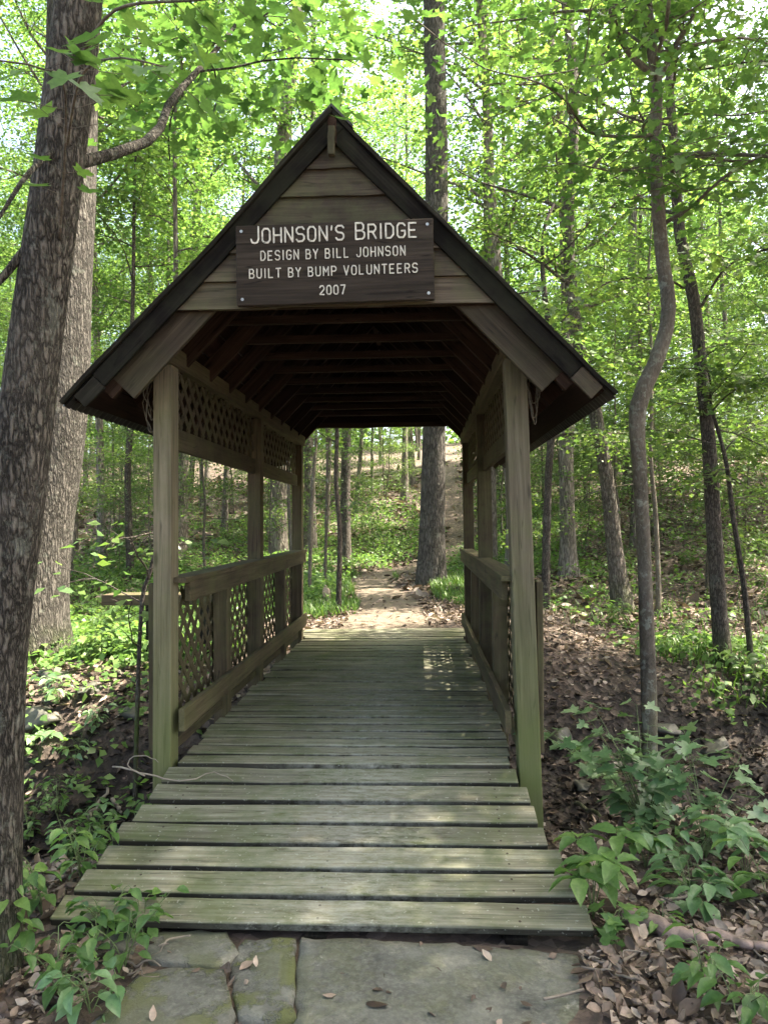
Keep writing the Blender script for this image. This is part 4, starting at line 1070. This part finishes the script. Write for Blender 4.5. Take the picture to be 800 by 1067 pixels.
V, F = blades([(4.5, 5.2, 1.3, .9, 900), (-1.6, 7.5, 1.1, 1.6, 2500), (-2.2, 10.5, 1.6, 2.4, 4000), (1.3, 9.8, .7, 2.2, 2600), (1.6, 13, .9, 1.6, 1500), (-.9, 13.5, .8, 2.0, 1500), (-3.4, 5.0, .9, .6, 900), (-2.3, 4.6, .7, .5, 500), (-5, 10, 3, 3, 3000), (5, 9, 2.5, 2.5, 500)], 3, .20, 1)
tag(link('grass', np_mesh('grass', V, F, M['grass'])), 'tufts of green woodland grass beside the trail and on the right bank', 'grass', kind='stuff')
def cover(patches, seed):
    r = np.random.default_rng(seed); cs = []
    for (cx, cy, rx, ry, nC) in patches:
        th = r.uniform(0, 6.28, nC); q = np.sqrt(r.uniform(0, 1, nC)); x = cx + rx * q * np.cos(th); y = cy + ry * q * np.sin(th)
        k_ = ~on_deck(x, y) & (np.abs(x - path_x(y)) > np.where(y > 4.9, .75, -1)); x, y = x[k_], y[k_]
        cs.append(np.stack([x, y, H(x, y) + r.uniform(.06, .4, len(x)) * np.minimum(1, .35 + y / 20)], 1))
    return np.concatenate(cs)
cs = cover([(-5.5, 11, 4.5, 4, 420), (-9, 18, 7, 6, 500), (-2.3, 9.5, 1.2, 3, 110), (7, 15, 6, 4, 150), (3.4, 14, 2.2, 4, 120), (0, 21, 5, 4, 260), (12, 21, 7, 6, 220), (4.3, 5.0, 1.4, .9, 90), (-1.8, 13, 1.2, 3, 90), (0, 30, 14, 6, 400), (-4.0, 6.6, 2.2, 1.6, 240), (-3.2, 4.7, 1.6, .8, 130), (-3.4, 3.2, 1.6, 1.3, 90), (-4.5, 5.5, 2, 1.2, 160), (-1.5, 20, 3, 5, 200), (2.5, 20, 3, 5, 220), (5.0, 9.0, 2.5, 2.0, 45), (-6.5, 13, 4, 5, 350), (0, 19.5, 6, 2.6, 420), (0, 25, 9, 4, 600), (9, 15, 5, 5, 70), (-12, 22, 8, 6, 400), (3.2, 17, 2, 3, 150)], 8)
V, F = cluster_leaves('kite', cs, .30, 13, .10, np.random.default_rng(9), .3, .5)
tag(link('ground_cover', np_mesh('ground_cover', V, F, M['leaf_far'])), 'low leafy green undergrowth spread over the forest floor behind and beside the bridge', 'undergrowth', kind='stuff')

# ------------------------------------------------------------------ near plants, each a thing
def plant(p, h, n_st, n_lf, kind, size, mat, label, cat='plant', name='seedling', seed=0, spread=.5, group=None, whorl=False, lean=(0, 0)):
    r = np.random.default_rng(seed); root = empty(name, tuple(p), label, cat, group)
    LP = []; LA = []; LN = []; LS_ = []
    for s_i in range(n_st):
        mb = MB()
        a = r.uniform(0, 6.28); hh = h * r.uniform(.6, 1.05); sp = spread * r.uniform(.3, 1)
        tip = np.array([math.cos(a) * sp * hh + lean[0] * hh, math.sin(a) * sp * hh + lean[1] * hh, hh])
        P = spline([np.zeros(3), tip * np.array([.35, .35, .55]), tip], 8); mb.tube(P, np.linspace(max(.0025, h * .008), .0015, 8), 5, caps=False)
        if whorl:
            for q in range(n_lf):
                b = a + 2 * math.pi * q / n_lf + r.normal(0, .15); d = np.array([math.cos(b), math.sin(b), r.uniform(-.35, .1)])
                LP.append(P[-1] + d * size * .08); LA.append(d); LN.append([r.normal(0, .2), r.normal(0, .2), 1]); LS_.append(size * r.uniform(.75, 1.1))
        else:
            for q in range(n_lf):
                j = 2 + int((q + .5) / n_lf * 6); j = min(j, 7); b = a + (1 if q % 2 else -1) * 1.3 + r.normal(0, .5); d = np.array([math.cos(b), math.sin(b), r.uniform(-.1, .35)])
                pt = d * size * r.uniform(.25, .7); e = P[j] + pt; mb.tube([P[j], (P[j] + e) / 2 + [0, 0, .01], e], .0013, 4, caps=False)
                LP.append(e); d2 = d.copy(); d2[2] = r.uniform(-.45, 0); LA.append(d2); LN.append([r.normal(0, .3), r.normal(0, .3), 1]); LS_.append(size * r.uniform(.65, 1.15))
        mb.build('stem', M['stem'], root, smooth=True)
    V, F = leaves(kind, np.array(LP), np.array(LA), np.array(LN), np.array(LS_))
    link('foliage', np_mesh('foliage', V, F, mat), root)
    return root
def pp(u, v, z=None):
    """ground point whose plant stands at photo column u with its foot at v"""
    p, _ = gp(u, v); return p
# right side
plant(pp(672, 872), .66, 20, 10, 'maple', .13, M['leaf_blue'], 'bushy young maple with broad grey-green lobed leaves beyond the right side of the ramp', 'young maple', 'young_maple', 11, .95, lean=(-.25, .1))
plant(pp(735, 895), .48, 8, 8, 'maple', .12, M['leaf_blue'], 'second lower young maple right of the bushy grey-green one', 'young maple', 'young_maple', 12, .9)
plant(pp(618, 962), .32, 7, 5, 'ovate', .14, M['leaf_near'], 'bright green five-leaved creeper reaching over the right corner of the ramp', 'creeper', 'creeper', 13, .8, whorl=True, lean=(-.3, 0))
plant(pp(640, 985), .16, 3, 5, 'maple', .09, M['leaf_near'], 'small green seedling just right of the lowest ramp board', seed=14)
plant(pp(672, 905), .16, 4, 4, 'ovate', .12, M['leaf_near'], 'small broad-leaved plant between the creeper and the young maples', seed=15, whorl=True)
plant(pp(722, 912), .30, 5, 9, 'ovate', .10, M['leaf_pale'], 'pale plant with rows of narrow leaves below the young maples', seed=16, spread=1.1)
plant(pp(720, 950), .18, 6, 6, 'ovate', .13, M['leaf_pale'], 'pale green leafy plant standing over the pinkish log', seed=17, spread=.8)
plant(pp(778, 925), .28, 5, 3, 'ovate', .15, M['leaf_pale'], 'three-leaved pale plant at the right edge above the log', seed=18, whorl=True, spread=.6)
plant(pp(800, 945), .25, 3, 6, 'ovate', .13, M['leaf_near'], 'broad green-leaved plant cut by the right edge of the photo', seed=19, spread=.8)
plant(pp(735, 1045), .20, 4, 6, 'ovate', .085, M['leaf_near'], 'green seedling cluster at the bottom right in front of the log', seed=20, spread=.8)
plant(pp(770, 1075), .20, 4, 6, 'ovate', .085, M['leaf_near'], 'lowest green seedling at the bottom right corner', seed=21, spread=.8)
plant(pp(690, 975), .12, 3, 4, 'ovate', .07, M['leaf_near'], 'tiny seedling by the left end of the pinkish log', seed=22)
# left side
LL = [(42, 795, .30, 4, 5, 'ovate', .16, 'leaf_blue', 'broad-leaved blue-green plant behind the left foreground trunk', True),
      (70, 900, .42, 6, 8, 'ovate', .085, 'leaf_near', 'tall weedy plant with bright leaves left of the ramp', False),
      (96, 875, .32, 5, 7, 'ovate', .08, 'leaf_near', 'leafy plant leaning to the left edge of the ramp', False),
      (45, 960, .38, 6, 7, 'ovate', .085, 'leaf_near', 'bright green seedlings beside the foot of the foreground trunk', False),
      (110, 985, .26, 4, 7, 'ovate', .085, 'leaf_near', 'upright seedling with paired leaves at the left end of the lowest board', False),
      (130, 1010, .22, 4, 6, 'ovate', .08, 'leaf_near', 'seedling in front of the small stones at the left', False),
      (60, 1040, .25, 5, 7, 'ovate', .09, 'leaf_near', 'low green plant at the bottom left corner', False),
      (95, 1060, .20, 4, 6, 'ovate', .09, 'leaf_pale', 'pale green plant at the bottom left in front of the mossy stones', False),
      (30, 880, .42, 5, 9, 'ovate', .075, 'leaf_near', 'thin-stemmed weeds right against the foreground trunk', False),
      (120, 905, .22, 4, 5, 'maple', .09, 'leaf_near', 'small lobed-leaf plant touching the middle of the ramp edge', False),
      (80, 800, .30, 4, 7, 'ovate', .10, 'leaf_blue', 'plant growing at the lip of the left gully', False),
      (100, 765, .35, 5, 8, 'ovate', .09, 'leaf_blue', 'dark leafy plant down in the left gully', False),
      (28, 1000, .45, 6, 8, 'ovate', .085, 'leaf_near', 'tall bright weeds crossing the foot of the foreground trunk', False),
      (60, 850, .40, 6, 8, 'ovate', .08, 'leaf_near', 'dense light green weeds between the foreground trunk and the ramp', False),
      (85, 925, .30, 5, 8, 'ovate', .08, 'leaf_near', 'leafy green plant close to the left ends of the ramp boards', False),
      (150, 975, .16, 3, 6, 'ovate', .075, 'leaf_near', 'small seedling sprouting between the lowest board and the flat stones', False),
      (62, 735, .30, 4, 8, 'ovate', .11, 'leaf_blue', 'leafy plant among the rocks below the oak', False)]
for i, (u, v, h, a, b, kd, sz, mt, lab, wh) in enumerate(LL):
    plant(pp(u, v), h, a, b, kd, sz, M[mt], lab, seed=40 + i, spread=.75, whorl=wh)
# one broad leaf pair arching over the left side of the deck
plant(pp(100, 870), .42, 1, 4, 'ovate', .15, M['leaf_blue'], 'single arching stem with a broad leaf beside the foot of the left front post', seed=60, spread=.3, whorl=True, lean=(.2, .1))
# ferny and leafy plants standing about the far banks
r = np.random.default_rng(90); n_ = 0
pm_ = []
for i in range(4):
    root = plant((0, 0, 0), .4, 7, 8, 'ovate', .11, M['leaf_mid'], 'x', seed=91 + i, spread=.9); pm_.append([(c.name.split('.')[0], c.data) for c in root.children])
    for c in list(root.children): bpy.data.objects.remove(c)
    bpy.data.objects.remove(root)
while n_ < 60:
    x = r.uniform(-9, 10); y = r.uniform(3.0, 16)
    if abs(x - float(path_x(y))) < 1.25 or (abs(x) < 1.4 and y < 6): continue
    lf_ = x < 0
    root = empty('woodland_plant', (x, y, float(H(x, y))), 'knee-high leafy plant on the bank left of the bridge and trail' if lf_ else 'knee-high leafy plant on the bank right of the bridge and trail', 'plant',
                 'leafy plants on the left bank' if lf_ else 'leafy plants on the right bank')
    root.rotation_euler = (0, 0, r.uniform(0, 6.28)); s_c = r.uniform(.6, 1.3); root.scale = (s_c,) * 3
    for nm, d in pm_[n_ % 4]: link(nm, d, root)
    n_ += 1

# ------------------------------------------------------------------ haze
mh = bpy.data.materials.new('haze'); mh.use_nodes = True; t = mh.node_tree; t.nodes.clear()
o1 = t.nodes.new('ShaderNodeOutputMaterial'); v1 = t.nodes.new('ShaderNodeVolumePrincipled')
v1.inputs['Color'].default_value = (.9, .95, 1, 1); v1.inputs['Density'].default_value = .00012
t.links.new(v1.outputs[0], o1.inputs['Volume'])
mb = MB(); mb.box(-140, 140, -140, 140, -3.5, 50)
tag(mb.build('haze', mh), 'thin pale haze in the air between the trees', 'haze', kind='stuff')
print('objects', len(bpy.data.objects))
